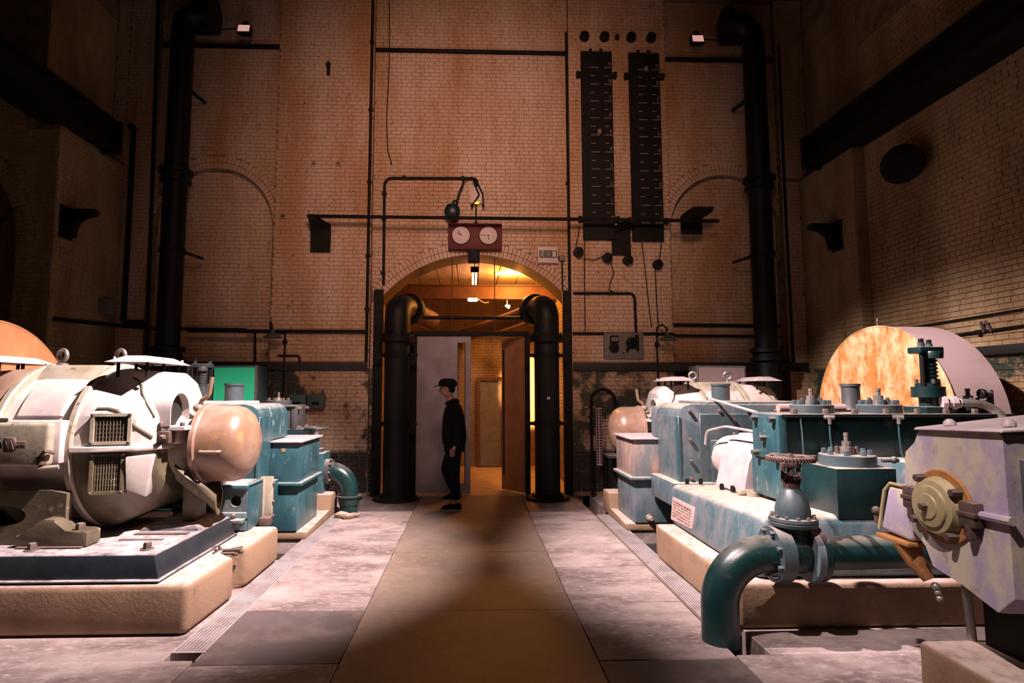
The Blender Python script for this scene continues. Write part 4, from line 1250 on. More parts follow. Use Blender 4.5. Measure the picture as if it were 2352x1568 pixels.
bolts(circ((-1.87, 7.78, .55), (1, 0, 0), .145, 8), (1, 0, 0), .016, .025, fl, 'bolt')
part('collar', G().lathe((-1.62, 7.78, .12), (0, 0, 1), [(0, .13), (.08, .14), (.10, .165), (.115, .165), (.115, .12)], 28), 'greenpipe', e2)
for k, (x, y, r) in enumerate(((-1.66, 7.52, .07), (-1.56, 7.46, .06), (-1.50, 7.56, .05))):
    gm = G().ball((x, y, r * .5), r, (1.3, .9, .62), 10, 7)
    for v in gm.bm.verts:
        v.co += Vector((random.uniform(-1, 1), random.uniform(-1, 1), random.uniform(-1, 1))) * r * .1
    solo('rubble_stone', gm, 'concrete', ('flat dusty lump of rubble nearest the left grating end', 'rounded dusty lump of rubble in front of the far green elbow pipe', 'small dusty lump of rubble right of its two neighbours by the far elbow')[k], 'stone', 'rubble at the far end of the left grating')

# ================================================================== DOORWAY, COLUMNS, LOBBY
d1 = struct('door_1', G().box(-.985, -.875, 9.10, 9.24, 0, 2.50, .005, 1).box(.86, .935, 9.10, 9.24, 0, 2.50, .005, 1).box(-.985, .935, 9.10, 9.24, 2.50, 2.57, .005, 1), 'black')
gm = G().box(-.872, -.215, 9.14, 9.185, .01, 2.495).box(-.105, -.012, 9.14, 9.185, .01, 2.495).box(-.215, -.105, 9.14, 9.185, .01, .17).box(-.215, -.105, 9.14, 9.185, 2.39, 2.495)
dl = part('door_leaf', gm, 'doorgrey', d1, 'closed grey door leaf with a slim glazed slot')
part('vision_panel', G().box(-.215, -.105, 9.158, 9.166, .17, 2.39), 'glass', dl)
part('slot_frame', G().box(-.222, -.212, 9.13, 9.19, .16, 2.40).box(-.108, -.098, 9.13, 9.19, .16, 2.40), 'black', dl)
th = radians(52)
hx, hy, wl_ = .86, 9.17, .52
def dp(u, v, z):
    return (hx - u * cos(th) - v * sin(th), hy + u * sin(th) - v * cos(th), z)
def leafbox(u0, u1, v0, v1, z0, z1):
    return G().hexa([dp(u0, v0, z0), dp(u1, v0, z0), dp(u1, v1, z0), dp(u0, v1, z0)], [dp(u0, v0, z1), dp(u1, v0, z1), dp(u1, v1, z1), dp(u0, v1, z1)])
d2 = part('door_leaf', leafbox(0, wl_, 0, .045, .015, 2.49), 'doorwood', d1, 'brown door leaf standing open into the lobby')
part('edge_slot', leafbox(wl_ - .075, wl_ - .03, .042, .05, .25, 2.3), 'grille', d2)

for s_, nm in ((-1, 'left'), (1, 'right')):
    x = -1.135 if s_ < 0 else 1.155
    y = 8.74
    t = thing('iron_column_pipe', (x, y, 0), f'thick black iron pipe standing at the {nm} side of the arched doorway, elbow on top', 'pipe')
    part('shaft', G().cyl((x, y, .05), (x, y, 2.36), .19, seg=32), 'pipe', t)
    part('foot_flange', G().lathe((x, y, -.01), (0, 0, 1), [(0, .33), (.05, .33), (.055, .24), (.09, .235), (.10, .19)], 36), 'black', t)
    part('top_flange', G().lathe((x, y, 2.36), (0, 0, 1), [(0, .19), (0, .255), (.05, .255), (.055, .255), (.11, .255), (.11, .19)], 36), 'black', t)
    bolts(circ((x, y, 2.47), (0, 0, 1), .228, 10), (0, 0, 1), .02, .03, t, 'black')
    dx, dy = (-s_ * .28, .96)
    dv = Vector((dx, dy, 0)).normalized()
    pts = [Vector((x, y, 2.47)), Vector((x, y, 2.72))]
    R = .21
    pts += [Vector((x, y, 2.72)) + dv * (R - R * cos(pi / 2 * k / 10)) + Vector((0, 0, R * sin(pi / 2 * k / 10))) for k in range(1, 11)]
    end = Vector((x, y, 2.93)) + dv * .42
    pts += [end]
    part('elbow', G().tube(pts, .195, 28), 'pipe', t)
    part('elbow_flange', G().lathe(end - dv * .02, dv, [(0, .19), (0, .255), (.05, .255), (.06, .255), (.11, .255), (.11, .19)], 32), 'black', t)
    if s_ < 0:
        part('lobby_pipe', G().tube([end + dv * .08, end + dv * .5 + Vector((.03, 0, -.05)), end + dv * .78 + Vector((.10, 0, -.10))], .17, 24), 'beam', t)
    else:
        part('lobby_pipe', G().tube([end + dv * .08, end + dv * .6 + Vector((-.08, 0, -.05)), Vector((-.2, 12.3, 2.80))], .14, 24), 'beam', t)
    for z in (1.125, 2.16):
        cb = part('clamp_band', G().lathe((x, y, z - .035), (0, 0, 1), [(0, .185), (0, .205), (.07, .205), (.07, .185)], 32).box(x - .31, x - .18, y - .03, y + .02, z - .025, z + .025).box(x + .18, x + .31, y - .03, y + .02, z - .025, z + .025), 'black', t)
        bolts([(x - .235, y - .03, z), (x + .235, y - .03, z)], (0, -1, 0), .03, .05, cb, 'black')
    if s_ > 0:
        part('paper_tag', G().box(1.155 - .022, 1.155 + .022, 8.547, 8.552, 1.49, 1.53), 'signwhite', t)

solo('cross_rail', G().tube([(-.93, 9.2, 2.80), (.93, 9.2, 2.80)], .03, 10), 'black', 'black horizontal tube between the two column elbows above the door head', 'rail')
for x, nm in ((-.315, 'left'), (.375, 'right')):
    solo('hanging_wire', G().tube([(x, 9.17, 2.57), (x - .005, 9.17, 3.80)], .008, 6), 'beam', f'thin vertical wire hanging in the arch, {nm} of the tube lamp', 'wire')
for x0, x1, nm in ((-1.545, -1.40, 'left'), (1.452, 1.585, 'right')):
    solo('jamb_post', G().box(x0, x1, 8.98, 9.04, 0, 3.22, .004, 1), 'black', f'tall black board lining the {nm} edge of the arched doorway', 'post')
# lobby fittings
d3 = struct('door_2', G().box(.19, .64, 12.50, 12.55, 0.0, 1.85, .005, 1), 'grey')
part('frame_post', G().box(.12, .19, 12.40, 12.62, 0, 1.92).box(.64, .69, 12.5, 12.62, 0, 1.92).box(.12, .69, 12.44, 12.62, 1.85, 1.92), 'beam', d3)
part('threshold', G().box(.12, .69, 12.42, 12.62, 0, .03), 'gunmetal', d3)
solo('steel_beam', G().box(-1.79, 1.64, 10.95, 11.12, 3.40, 3.42).box(-1.79, 1.64, 11.02, 11.05, 3.42, 3.66).box(-1.79, 1.64, 10.95, 11.12, 3.66, 3.68), 'beam', 'brown steel beam crossing the lobby under its ceiling', 'beam')
for k, (a, b) in enumerate((((.46, 10.4, 3.70), (.74, 10.35, 3.72)), ((.84, 10.33, 3.72), (.93, 10.3, 3.73)), ((1.02, 10.3, 3.74), (1.20, 10.25, 3.76)))):
    solo('strip_light', G().hexa([(a[0], a[1], 3.775), (b[0], b[1], 3.775), (b[0], b[1] + .09, 3.775), (a[0], a[1] + .09, 3.775)], [(a[0], a[1], 3.80), (b[0], b[1], 3.80), (b[0], b[1] + .09, 3.80), (a[0], a[1] + .09, 3.80)]), 'strip',
         ('glowing ceiling strip nearest the arch centre', 'shortest glowing ceiling strip in the lobby', 'glowing ceiling strip furthest right under the arch')[k], 'light', 'strip lights in the lobby ceiling')
tl = thing('tube_lamp', (.045, 9.55, 3.62), 'pinkish fluorescent tube lamp hanging below the black box in the arch', 'lamp')
for x in (.02, .075):
    part('tube', G().cyl((x, 9.35, 3.63), (x, 10.5, 3.60), .016, seg=10), 'tube', tl)
part('end_holder', G().box(-.02, .12, 9.30, 9.36, 3.58, 3.67, .006), 'black', tl)
part('hanger', G().cyl((.047, 9.33, 3.66), (.047, 9.33, 3.82), .008, seg=6).cyl((.047, 10.5, 3.60), (.047, 10.5, 3.8), .008, seg=6), 'black', tl)
fn = thing('ceiling_lamp', (.02, 10.9, 3.36), 'small glowing lamp with a curly white cable under the lobby beam', 'lamp')
part('lamp_body', G().lathe((-.08, 10.88, 3.37), (1, 0, 0), [(0, .01), (.02, .035), (.18, .035), (.2, .01)], 14), 'white_lamp', fn)
part('cable', G().tube([(.1, 10.9, 3.40), (.18, 10.9, 3.35), (.25, 10.9, 3.31), (.33, 10.9, 3.33)], .012, 6), 'ceilboard', fn)
sl = thing('spot_lamp', (.69, 11, 3.36), 'tiny bracket spotlight near the right end of the lobby beam', 'lamp')
part('stem', G().cyl((.69, 11, 3.40), (.69, 11, 3.30), .012, seg=8), 'signwhite', sl)
part('lamp_head', G().lathe((.66, 10.97, 3.27), (.5, -.3, -.2), [(0, .02), (.08, .04), (.08, .01)], 12), 'white_lamp', sl)
solo('exit_glow_sign', G().box(-1.42, -1.36, 12.5, 12.55, 1.88, 2.06, .004), 'exitgreen', 'small glowing green sign glimpsed left of the door', 'sign')
ft = thing('far_figure_poster', (-1.40, 12.58, .5), 'red and pale lit poster panel glimpsed in the gap left of the door', 'poster')
part('panel', G().box(-1.52, -1.26, 12.56, 12.60, .9, 1.78), 'redglow', ft)
part('panel_lower', G().box(-1.52, -1.26, 12.56, 12.60, .30, .9), 'signwhite', ft)

# ================================================================== PERSON
def skin_mesh(name, nodes, edges, m, parent, sub=2):
    me = bpy.data.meshes.new(name)
    org = ORG[parent.name]
    me.from_pydata([Vector(n[:3]) - org for n in nodes], edges, [])
    me.materials.append(M[m])
    o = bpy.data.objects.new(name, me)
    LINK(o)
    o.parent = parent
    sk = o.modifiers.new('skin', 'SKIN')
    sk.use_smooth_shade = True
    for i, v in enumerate(me.skin_vertices[0].data):
        r = nodes[i][3]
        v.radius = r if isinstance(r, tuple) else (r, r)
        v.use_root = i == 0
    sbd = o.modifiers.new('subsurf', 'SUBSURF')
    sbd.levels = sbd.render_levels = sub
    ORG[o.name] = org
    return o


px, py = -.235, 8.02
pe = thing('person', (px, py, 0), 'person in dark clothes and a peaked cap walking left past the grey door', 'person')
P_ = lambda x, y, z, r: (px + x, py + y, z, r)
# body: pelvis, spine, neck, head, arms with hands
nb = [P_(.0, 0, .92, .09), P_(-.005, 0, 1.12, .085), P_(-.01, 0, 1.34, .06), P_(-.045, 0, 1.46, .066), P_(-.085, 0, 1.57, .066),
      P_(-.0, -.16, 1.36, .035), P_(.05, -.21, 1.12, .038), P_(.02, -.20, .90, .03), P_(.005, -.20, .84, .024),
      P_(-.0, .16, 1.36, .035), P_(.03, .21, 1.12, .038), P_(-.01, .20, .90, .03), P_(-.025, .20, .84, .024),
      P_(.0, -.09, .86, .07), P_(.01, -.09, .48, .05), P_(.03, -.09, .10, .036), P_(-.05, -.09, .05, .03),
      P_(.0, .09, .86, .07), P_(-.13, .09, .52, .05), P_(.02, .09, .20, .036), P_(-.05, .09, .12, .03)]
eb_ = [(0, 1), (1, 2), (2, 3), (3, 4), (2, 5), (5, 6), (6, 7), (7, 8), (2, 9), (9, 10), (10, 11), (11, 12), (0, 13), (13, 14), (14, 15), (15, 16), (0, 17), (17, 18), (18, 19), (19, 20)]
fi = len(nb)
for side, wx, wz in ((-1, .005, .84), (1, -.025, .84)):
    base = 8 if side < 0 else 12
    for k, (dy, ln) in enumerate(((-.026, .075), (-.009, .085), (.009, .08), (.026, .062))):
        nb += [P_(wx - .02 + dy * .9, side * .20 + dy * .2, wz - .035, .009), P_(wx - .03 + dy, side * .20, wz - .035 - ln * .55, .0085), P_(wx - .02 + dy, side * .195, wz - .035 - ln, .0075)]
        eb_ += [(base, fi), (fi, fi + 1), (fi + 1, fi + 2)]
        fi += 3
    nb += [P_(wx - .045, side * .185, wz - .015, .010), P_(wx - .065, side * .18, wz - .05, .009)]
    eb_ += [(base, fi), (fi, fi + 1)]
    fi += 2
body = skin_mesh('body', nb, eb_, 'skin', pe)
hz, hx_ = 1.64, px - .10
head = G().ball((hx_, py, hz), .098, (1.02, .80, 1.22), 24, 16)
for v in head.bm.verts:
    d = v.co - Vector((hx_, py, hz))
    if d.x < -.03 and d.z < -.04:
        v.co.x += (d.z + .04) * -.1 - .004
    if abs(d.y) < .02 and d.x < -.085 and -.045 < d.z < .005:
        v.co.x -= .02
head.ball((hx_ - .112, py, hz - .022), .018, (1, .8, 1.2), 10, 8)
head.ball((hx_ + .005, py - .082, hz - .01), .03, (.6, .35, 1.1), 10, 8)
head.ball((hx_ + .005, py + .082, hz - .01), .03, (.6, .35, 1.1), 10, 8)
hd = part('head', head, 'skin', pe)
part('mouth', G().ball((hx_ - .092, py, hz - .062), .014, (.8, 1.6, .5), 10, 6), 'copper', hd)
for sy in (-1, 1):
    part('eye', G().ball((hx_ - .088, py + sy * .034, hz + .008), .013, (1, 1, .8), 10, 8), 'grille', hd)
part('hair', G().ball((hx_ + .025, py, hz + .01), .098, (.85, .84, .98), 18, 12), 'dark_cloth', hd)
cpo = part('cap', G().loft([[(hx_ + .005 + .118 * f * cos(2 * pi * k / 28) * 1.04, py + .092 * f * sin(2 * pi * k / 28), z) for k in range(28)] for f, z in ((.98, hz + .035), (1.06, hz + .065), (1.02, hz + .105), (.8, hz + .138), (.4, hz + .15), (.02, hz + .152))]), 'dark_cloth', pe)
part('cap_peak', G().loft([[(hx_ - .10, py - .075, hz + .045), (hx_ - .10, py + .075, hz + .045), (hx_ - .10, py + .075, hz + .055), (hx_ - .10, py - .075, hz + .055)],
                           [(hx_ - .16, py - .065, hz + .038), (hx_ - .16, py + .065, hz + .038), (hx_ - .16, py + .065, hz + .047), (hx_ - .16, py - .065, hz + .047)],
                           [(hx_ - .195, py - .03, hz + .028), (hx_ - .195, py + .03, hz + .028), (hx_ - .195, py + .03, hz + .034), (hx_ - .195, py - .03, hz + .034)]]), 'dark_cloth', cpo)
jk = [P_(.005, 0, .76, .18), P_(.0, 0, 1.02, .19), P_(.005, 0, 1.26, .195), P_(-.02, 0, 1.42, .14), P_(-.055, 0, 1.51, .098),
      P_(.0, -.18, 1.36, .095), P_(.06, -.215, 1.12, .066), P_(.022, -.20, .86, .058), P_(.0, .18, 1.36, .095), P_(.04, .215, 1.12, .066), P_(-.008, .20, .86, .058)]
skin_mesh('jacket', jk, [(0, 1), (1, 2), (2, 3), (3, 4), (2, 5), (5, 6), (6, 7), (2, 8), (8, 9), (9, 10)], 'dark_cloth', pe)
tq = [P_(.0, 0, .96, .14), P_(.0, -.09, .80, .11), P_(.005, -.09, .48, .08), P_(.03, -.09, .12, .068), P_(.0, .09, .80, .11), P_(-.125, .09, .53, .085), P_(.015, .09, .22, .068)]
skin_mesh('trousers', tq, [(0, 1), (1, 2), (2, 3), (0, 4), (4, 5), (5, 6)], 'dark_cloth', pe)
for sy, ox, oz, tilt in ((-1, .02, .0, 0), (1, .01, .10, .3)):
    sh = G().loft([[(px + ox + a, py + sy * .09 + w * cos(2 * pi * k / 16), oz + .012 + max(0, h * .5 + h * .5 * sin(2 * pi * k / 16)) + tilt * (a + .1) * .3) for k in range(16)]
                   for a, w, h in ((.085, .02, .05), (.07, .036, .085), (.0, .04, .10), (-.08, .045, .075), (-.15, .042, .05), (-.185, .02, .03))])
    so = part('shoe', sh, 'dark_cloth', pe)
    part('sole', G().loft([[(px + ox + a, py + sy * .09 + w * c, oz + z + tilt * (a + .1) * .3) for c, z in ((-1, .0), (1, .0), (1, .016), (-1, .016))] for a, w in ((.085, .025), (.0, .04), (-.1, .046), (-.185, .022))]), 'sole', so)

# ================================================================== THINGS ON THE WALLS
# big vertical pipes
for s_, nm in ((-1, 'left'), (1, 'right')):
    x = -4.57 if s_ < 0 else 4.58
    y = 8.70
    t = thing('downpipe', (x, y, 0), f'tall thick black pipe running up the back wall on the {nm}, elbow at top', 'pipe')
    part('shaft', G().tube([(x, y, 0), (x, y, 7.30)] + [(x - s_ * (.30 - .30 * cos(pi / 2 * k / 8)), y, 7.30 + .30 * sin(pi / 2 * k / 8)) for k in range(1, 9)] + [(x - s_ * .45, y, 7.60)], .168, 28), 'pipe', t)
    part('elbow_flange', G().lathe((x - s_ * .40, y, 7.60), (-s_, 0, 0), [(0, .16), (0, .25), (.09, .25), (.09, .2)], 28), 'pipe', t)
    part('elbow_box', G().box(x - s_ * .02, x - s_ * .48, y + .05, 9.0, 7.38, 7.8, .06), 'pipe', t)
    for z in (4.92, 2.18):
        part('collar', G().lathe((x, y, z - .12), (0, 0, 1), [(0, .17), (.02, .225), (.07, .225), (.08, .20), (.14, .20), (.15, .245), (.21, .245), (.23, .17)], 28), 'pipe', t)
    a = part('wall_stay', G().tube([(x - s_ * .15, y, 3.74), (x - s_ * .30, y + .1, 3.69), (x - s_ * .34, 8.97, 3.69)], .022, 8), 'black', t)
    part('stay_ring', G().lathe((x, y, 3.71), (0, 0, 1), [(0, .165), (0, .19), (.07, .19), (.07, .165)], 28), 'black', a)
    part('wall_stay', G().tube([(x - s_ * .15, y, 6.3), (x - s_ * .26, 8.97, 6.25)], .03, 8), 'black', t)

# gauge boards with scales
def gauge(x0, x1, z0, z1, red, label):
    t = thing('gauge_board', ((x0 + x1) / 2, 8.90, z0), label, 'gauge', None)
    part('board', G().box(x0, x1, 8.885, 8.935, z0, z1, .008, 1), 'black', t)
    zt0, dz = z0 + .30, .287
    for col, xx, w in ((0, x0 + .62 * (x1 - x0) - .10, .14), (1, x1 - .075, .13)):
        for k in range(19):
            z = zt0 + dz * k / 2
            ww = w if k % 2 == 0 else w * .5
            part('tick', G().box(xx - w / 2, xx - w / 2 + ww, 8.880, 8.886, z - .006, z + .006), 'mark', t)
    for k in range(10):
        me = text_mesh(str(k), .095)
        me.materials.append(M['mark'] if not (red and k == 2) else M['copper'])
        o = bpy.data.objects.new('numeral', me)
        o.parent = t
        o.rotation_euler = (pi / 2, 0, 0)
        o.location = Vector((x1 - .045, 8.881, zt0 + dz * k + .055)) - ORG[t.name]
        LINK(o)
    for z in (z1 - .40, z0 + .335):
        for xx, sg in ((x0, -1), (x1, 1)):
            part('clamp_knob', G().lathe((xx - sg * .02, 8.91, z), (sg, 0, 0), [(0, .04), (.04, .045), (.07, .06), (.09, .055), (.10, .02)], 14), 'black', t)
    for f in (.32, .66):
        part('cord_guide', G().box(x0 + f * (x1 - x0) - .025, x0 + f * (x1 - x0) + .025, 8.89, 8.94, z1, z1 + .05, .01), 'black', t)
    part('pointer', G().box(x0 + .30 * (x1 - x0) + .1, x0 + .30 * (x1 - x0) + .16, 8.872, 8.882, z0 + (1.75 if not red else 2.85), z0 + (1.83 if not red else 2.93), .004, 1), 'mark', t)
    return t


gauge(1.785, 2.30, 4.03, 7.20, False, 'long black graduated gauge board with numbered ticks, nearer the arch')
gauge(2.58, 3.09, 4.01, 7.19, True, 'long black graduated gauge board with numbered ticks, further right of its twin')
where = ['leftmost', 'second from left', 'third from left', 'rightmost']
def pulley(x, z, r, label, grp):
    t = thing('pulley', (x, 8.93, z - r), label, 'pulley', grp)
    part('wheel', G().lathe((x, 8.95, z), (0, -1, 0), [(0, r * .6), (.02, r * .6), (.02, r), (.04, r), (.055, r * .85), (.07, r), (.09, r), (.095, r * .7), (.095, .02)], 28), 'black', t)
    part('axle', G().cyl((x, 8.95, z), (x, 8.83, z), .02, seg=10), 'black', t)
for k, x in enumerate((1.85, 2.185, 2.63, 2.965)):
    pulley(x, 7.46, .075, f'black pulley above the gauge boards, {where[k]} of the row', 'pulleys above the gauge boards')
solo('wall_bolt', G().lathe((2.40, 8.95, 7.47), (0, -1, 0), [(0, .04), (.05, .04), (.06, .02), (.09, .02)], 10), 'black', 'small bolt head between the two pairs of upper pulleys', 'bolt')
for k, (x, z) in enumerate(((1.70, 3.825), (2.165, 3.735), (2.495, 3.70), (2.975, 3.63))):
    pulley(x, z, .078, f'black pulley below the gauge boards, {where[k]} of the row', 'pulleys below the gauge boards')
# cords
for pts, lb in (([(1.725, 8.9, 4.25), (1.70, 8.9, 4.1), (1.66, 8.9, 3.92)], 'short cord looping to the leftmost lower pulley'),
                ([(1.81, 8.93, 4.03), (1.80, 8.93, 3.4), (1.80, 8.93, 2.53)], 'straight cord falling from the nearer gauge board to the conduit'),
                ([(1.78, 8.9, 3.72), (1.95, 8.9, 3.70), (2.10, 8.9, 3.76)], 'cord slung between the two leftmost lower pulleys'),
                ([(2.225, 8.92, 3.66), (2.27, 8.92, 3.50), (2.20, 8.92, 3.30), (2.20, 8.92, 3.22), (2.27, 8.92, 3.17)], 'curling cord below the second lower pulley'),
                ([(2.74, 8.93, 4.0), (2.80, 8.93, 3.3), (2.86, 8.93, 2.62)], 'slanting cord from the right gauge board down to the lamp'),
                ([(2.94, 8.92, 3.55), (2.95, 8.92, 3.0), (2.97, 8.92, 2.62)], 'plumb cord below the rightmost lower pulley'),
                ([(3.05, 8.9, 4.0), (3.02, 8.9, 3.8), (3.0, 8.9, 3.71)], 'short cord from right gauge board to its pulley'),
                ([(-1.39, 9.02, 8.2), (-1.37, 9.02, 7.1), (-1.40, 9.02, 6.0), (-1.37, 9.02, 5.5), (-1.30, 9.02, 5.27)], 'long thin loose wire at the left of the centre bay')):
    solo('cord', G().tube(pts, .008, 5), 'black', lb, 'cord')
# brackets and rail
rail = solo('horizontal_bar', G().tube([(-2.55, 8.72, 4.315), (3.91, 8.72, 4.30)], .028, 8), 'black', 'long thin black bar crossing the wall just above the clocks', 'bar')
def rail_bracket(x0, x1, z0, z1, xr, label, cup=False):
    t = thing('bar_bracket', ((x0 + x1) / 2, 8.93, z0), label, 'bracket')
    part('back_plate', G().box(x0, x1, 8.90, 8.945, z0, z1, .005, 1), 'black', t)
    if not cup:
        part('gusset', G().hexa([(xr - .03, 8.69, 4.27), (xr + .05, 8.69, 4.25), (x1, 8.93, z1 - .02), (x0 + .02, 8.93, z1 - .1)], [(xr - .03, 8.69, 4.34), (xr + .05, 8.69, 4.34), (x1, 8.93, z1 + .06), (x0 + .02, 8.93, z1 + .02)]), 'black', t)
    else:
        part('shelf', G().prism([(x0, z1 - .12), (x0, z1 + .02), (x0 + .13, z1 + .10), (x1 + .11, z1 + .10), (x1 + .08, z1 + .02), (x1 - .0, z1 - .02)], 'y', 8.68, 8.93), 'black', t)
rail_bracket(-2.545, -2.235, 3.80, 4.18, -2.50, 'black plate bracket under the left end of the long bar')
rail_bracket(2.25, 2.55, 3.79, 4.22, 2.50, 'black plate bracket under the long bar between the two gauge boards')
rail_bracket(3.38, 3.72, 4.14, 4.42, 3.4, 'black box bracket near the right end of the long bar', True)

# clock box
cb = thing('clock_box', (.05, 9.0, 3.86), 'dark red box with two white round clocks above the arch', 'clock')
part('red_case', G().box(-.378, .480, 8.93, 9.05, 3.865, 4.295, .012), 'red', cb)
for x, hands in ((-.173, ((110 + 10, .09, .006), (150, .07, .007))), (.263, ((178, .125, .005), (272, .075, .007)))):
    fc = part('clock_dial', G().lathe((x, 8.932, 4.09), (0, -1, 0), [(0, .15), (.012, .15), (.016, .143), (.016, .01)], 44), 'face', cb)
    part('dial_rim', G().torus((x, 8.918, 4.09), (0, 1, 0), .146, .006, 44, 6), 'black', fc)
    for a, ln, w in hands:
        a = radians(a)
        part('clock_hand', G().tube([(x - .015 * cos(a), 8.912, 4.09 - .015 * sin(a)), (x + ln * cos(a), 8.912, 4.09 + ln * sin(a))], w * .7, 5), 'black', fc)
    part('hub', G().lathe((x, 8.916, 4.09), (0, -1, 0), [(0, .010), (.01, .006)], 10), 'grey', fc)
solo('junction_box', G().box(-.06, .128, 8.94, 9.05, 3.66, 3.866, .008), 'black', 'square black box under the red clock case', 'box')
wb = thing('wall_unit', (.08, 9.02, 4.63), 'white wall unit with a small glowing amber lamp above the clocks', 'box')
part('case', G().box(-.036, .188, 8.98, 9.05, 4.64, 4.915, .008), 'signwhite', wb)
part('amber_lens', G().box(.04, .115, 8.965, 8.99, 4.625, 4.655, .008), 'amber', wb)
solo('clock_conduit', G().tube([(.065, 9.01, 4.63), (.065, 9.01, 4.30)], .012, 8).box(.03, .10, 8.98, 9.04, 4.28, 4.32, .005), 'black', 'short dark conduit from the amber lamp down to clock case', 'conduit')
tc = thing('conduit_run', (-1.42, 9.02, 3.3), 'dark conduit rising beside the arch and bending right above the clocks', 'conduit')
part('tube', G().tube([(-1.405, 9.015, 3.30), (-1.415, 9.015, 5.05), (-.05, 9.015, 5.06), (.075, 9.0, 5.05), (.09, 8.99, 4.93)], .022, 8, .14), 'black', tc)
for z in (3.5, 4.38, 4.8):
    part('saddle', G().box(-1.45, -1.38, 8.985, 9.05, z - .02, z + .02, .005), 'black', tc)
for x in (-1.1, -.15):
    part('saddle', G().box(x - .025, x + .025, 8.985, 9.05, 5.03, 5.09, .005), 'black', tc)
hg = thing('hanging_gland', (-.30, 8.9, 4.32), 'dark green lumpy cable gland hanging on a wire left of the amber lamp', 'cable gland')
part('wire', G().tube([(-.0, 9.0, 5.07), (-.12, 8.95, 5.02), (-.20, 8.92, 4.80), (-.25, 8.9, 4.62)], .014, 6), 'black', hg)
part('gland_body', G().ball((-.315, 8.9, 4.47), .13, (.98, .6, 1.05), 20, 14).ball((-.27, 8.9, 4.60), .055, (1, .8, 1.1), 14, 10).ball((-.36, 8.9, 4.54), .07, (.8, .7, .8), 14, 10), 'teal_dark', hg)
for pts, lb in (([(.02, 8.99, 5.05), (.06, 8.96, 4.90), (.115, 8.95, 4.77), (-.0, 8.96, 4.58)], 'kinked dark arm crossing the front of the white wall unit'),
                ([(.05, 8.99, 5.03), (.11, 8.96, 4.92), (.175, 8.95, 4.78), (.185, 8.96, 4.58)], 'dark arm bending down the right side of white wall unit')):
    solo('bent_cable', G().tube(pts, .013, 6).ball(pts[-1], .024, seg=8, rng=6), 'black', lb, 'cable')
# exit sign
ex = thing('exit_sign', (1.22, 9.0, 3.66), 'white exit sign box with a green running man panel right of the arch', 'sign')
part('case', G().box(1.06, 1.384, 8.97, 9.05, 3.665, 3.93, .01), 'signwhite', ex)
gp = part('green_panel', G().box(1.082, 1.366, 8.964, 8.972, 3.745, 3.868), 'signgreen', ex)
yy = 8.960
part('running_man', G().ball((1.142, yy, 3.85), .0115, (1, .3, 1), 10, 8).tube([(1.138, yy, 3.838), (1.128, yy, 3.80)], .008, 6).tube([(1.135, yy, 3.832), (1.158, yy, 3.822), (1.170, yy, 3.832)], .0045, 5)
     .tube([(1.135, yy, 3.832), (1.113, yy, 3.828), (1.104, yy, 3.812)], .0045, 5).tube([(1.128, yy, 3.80), (1.148, yy, 3.785), (1.142, yy, 3.76)], .0055, 5).tube([(1.128, yy, 3.80), (1.118, yy, 3.775), (1.098, yy, 3.770)], .0055, 5), 'signwhite', gp)
part('arrow', G().box(1.228, 1.236, yy, yy + .004, 3.77, 3.85).prism([(1.222, 3.78), (1.232, 3.762), (1.242, 3.78)], 'y', yy, yy + .004).box(1.188, 1.206, yy, yy + .004, 3.803, 3.811), 'signwhite', gp)
part('door_symbol', G().box(1.297, 1.345, yy, yy + .004, 3.762, 3.852), 'signwhite', gp)
js = thing('switch_box', (1.455, 9.0, 3.7), 'small grey switch box right of the exit sign, with a cord below', 'switch')
part('case', G().box(1.41, 1.50, 8.99, 9.05, 3.71, 3.80, .01), 'grey', js)
part('cord', G().tube([(1.455, 9.02, 3.71), (1.46, 9.02, 3.35), (1.46, 9.02, 3.1)], .012, 6), 'black', js)
part('cord', G().tube([(1.41, 9.02, 3.76), (1.384, 9.01, 3.78)], .008, 6), 'black', js)

# conduits on the walls
def conduit(label, pts, r=.022, bend=.08, saddles=(), group=None):
    t = thing('conduit_run', pts[0], label, 'conduit', group)
    part('tube', G().tube(pts, r, 8, bend), 'black', t)
    for p in saddles:
        part('saddle', G().box(p[0] - .035, p[0] + .035, p[1] - .03, p[1] + .03, p[2] - .022, p[2] + .022, .005), 'black', t)
conduit('long vertical conduit at the left edge of the centre bay', [(-1.64, 8.925, 8.6), (-1.64, 8.925, 2.07)], .024, 0, [(-1.64, 8.93, z) for z in (7.3, 6.15, 4.95, 3.75, 2.9)])
conduit('vertical conduit at the right edge of the centre bay', [(1.565, 9.02, 7.6), (1.57, 9.02, 3.2)], .018, 0, [(1.567, 9.02, z) for z in (5.0,)])
conduit('conduit bending down to the grey switch panel at right', [(1.62, 8.925, 3.165), (2.60, 8.925, 3.165), (2.61, 8.925, 2.40)], .022, .1, [(x, 8.93, 3.165) for x in (1.85, 2.2)])
conduit('horizontal conduit crossing the left pilaster just below the gas lamp', [(-4.4, 8.93, 2.55), (-3.1, 8.90, 2.535), (-1.62, 8.90, 2.535)], .030, 0, [(-2.9, 8.91, 2.535), (-2.2, 8.91, 2.535)])
conduit('upper thin conduit on the left bay bending into the thicker one', [(-5.0, 9.12, 2.60), (-3.6, 9.12, 2.59), (-3.45, 9.02, 2.53), (-3.36, 8.91, 2.52), (-3.34, 8.91, 2.06)], .020, .05)
conduit('horizontal conduit running behind the grey switch panel', [(1.60, 8.925, 2.52), (3.2, 8.925, 2.52), (3.26, 9.12, 2.51), (5.05, 9.12, 2.50)], .024, .03, [(1.8, 8.93, 2.52), (2.95, 8.93, 2.52)])
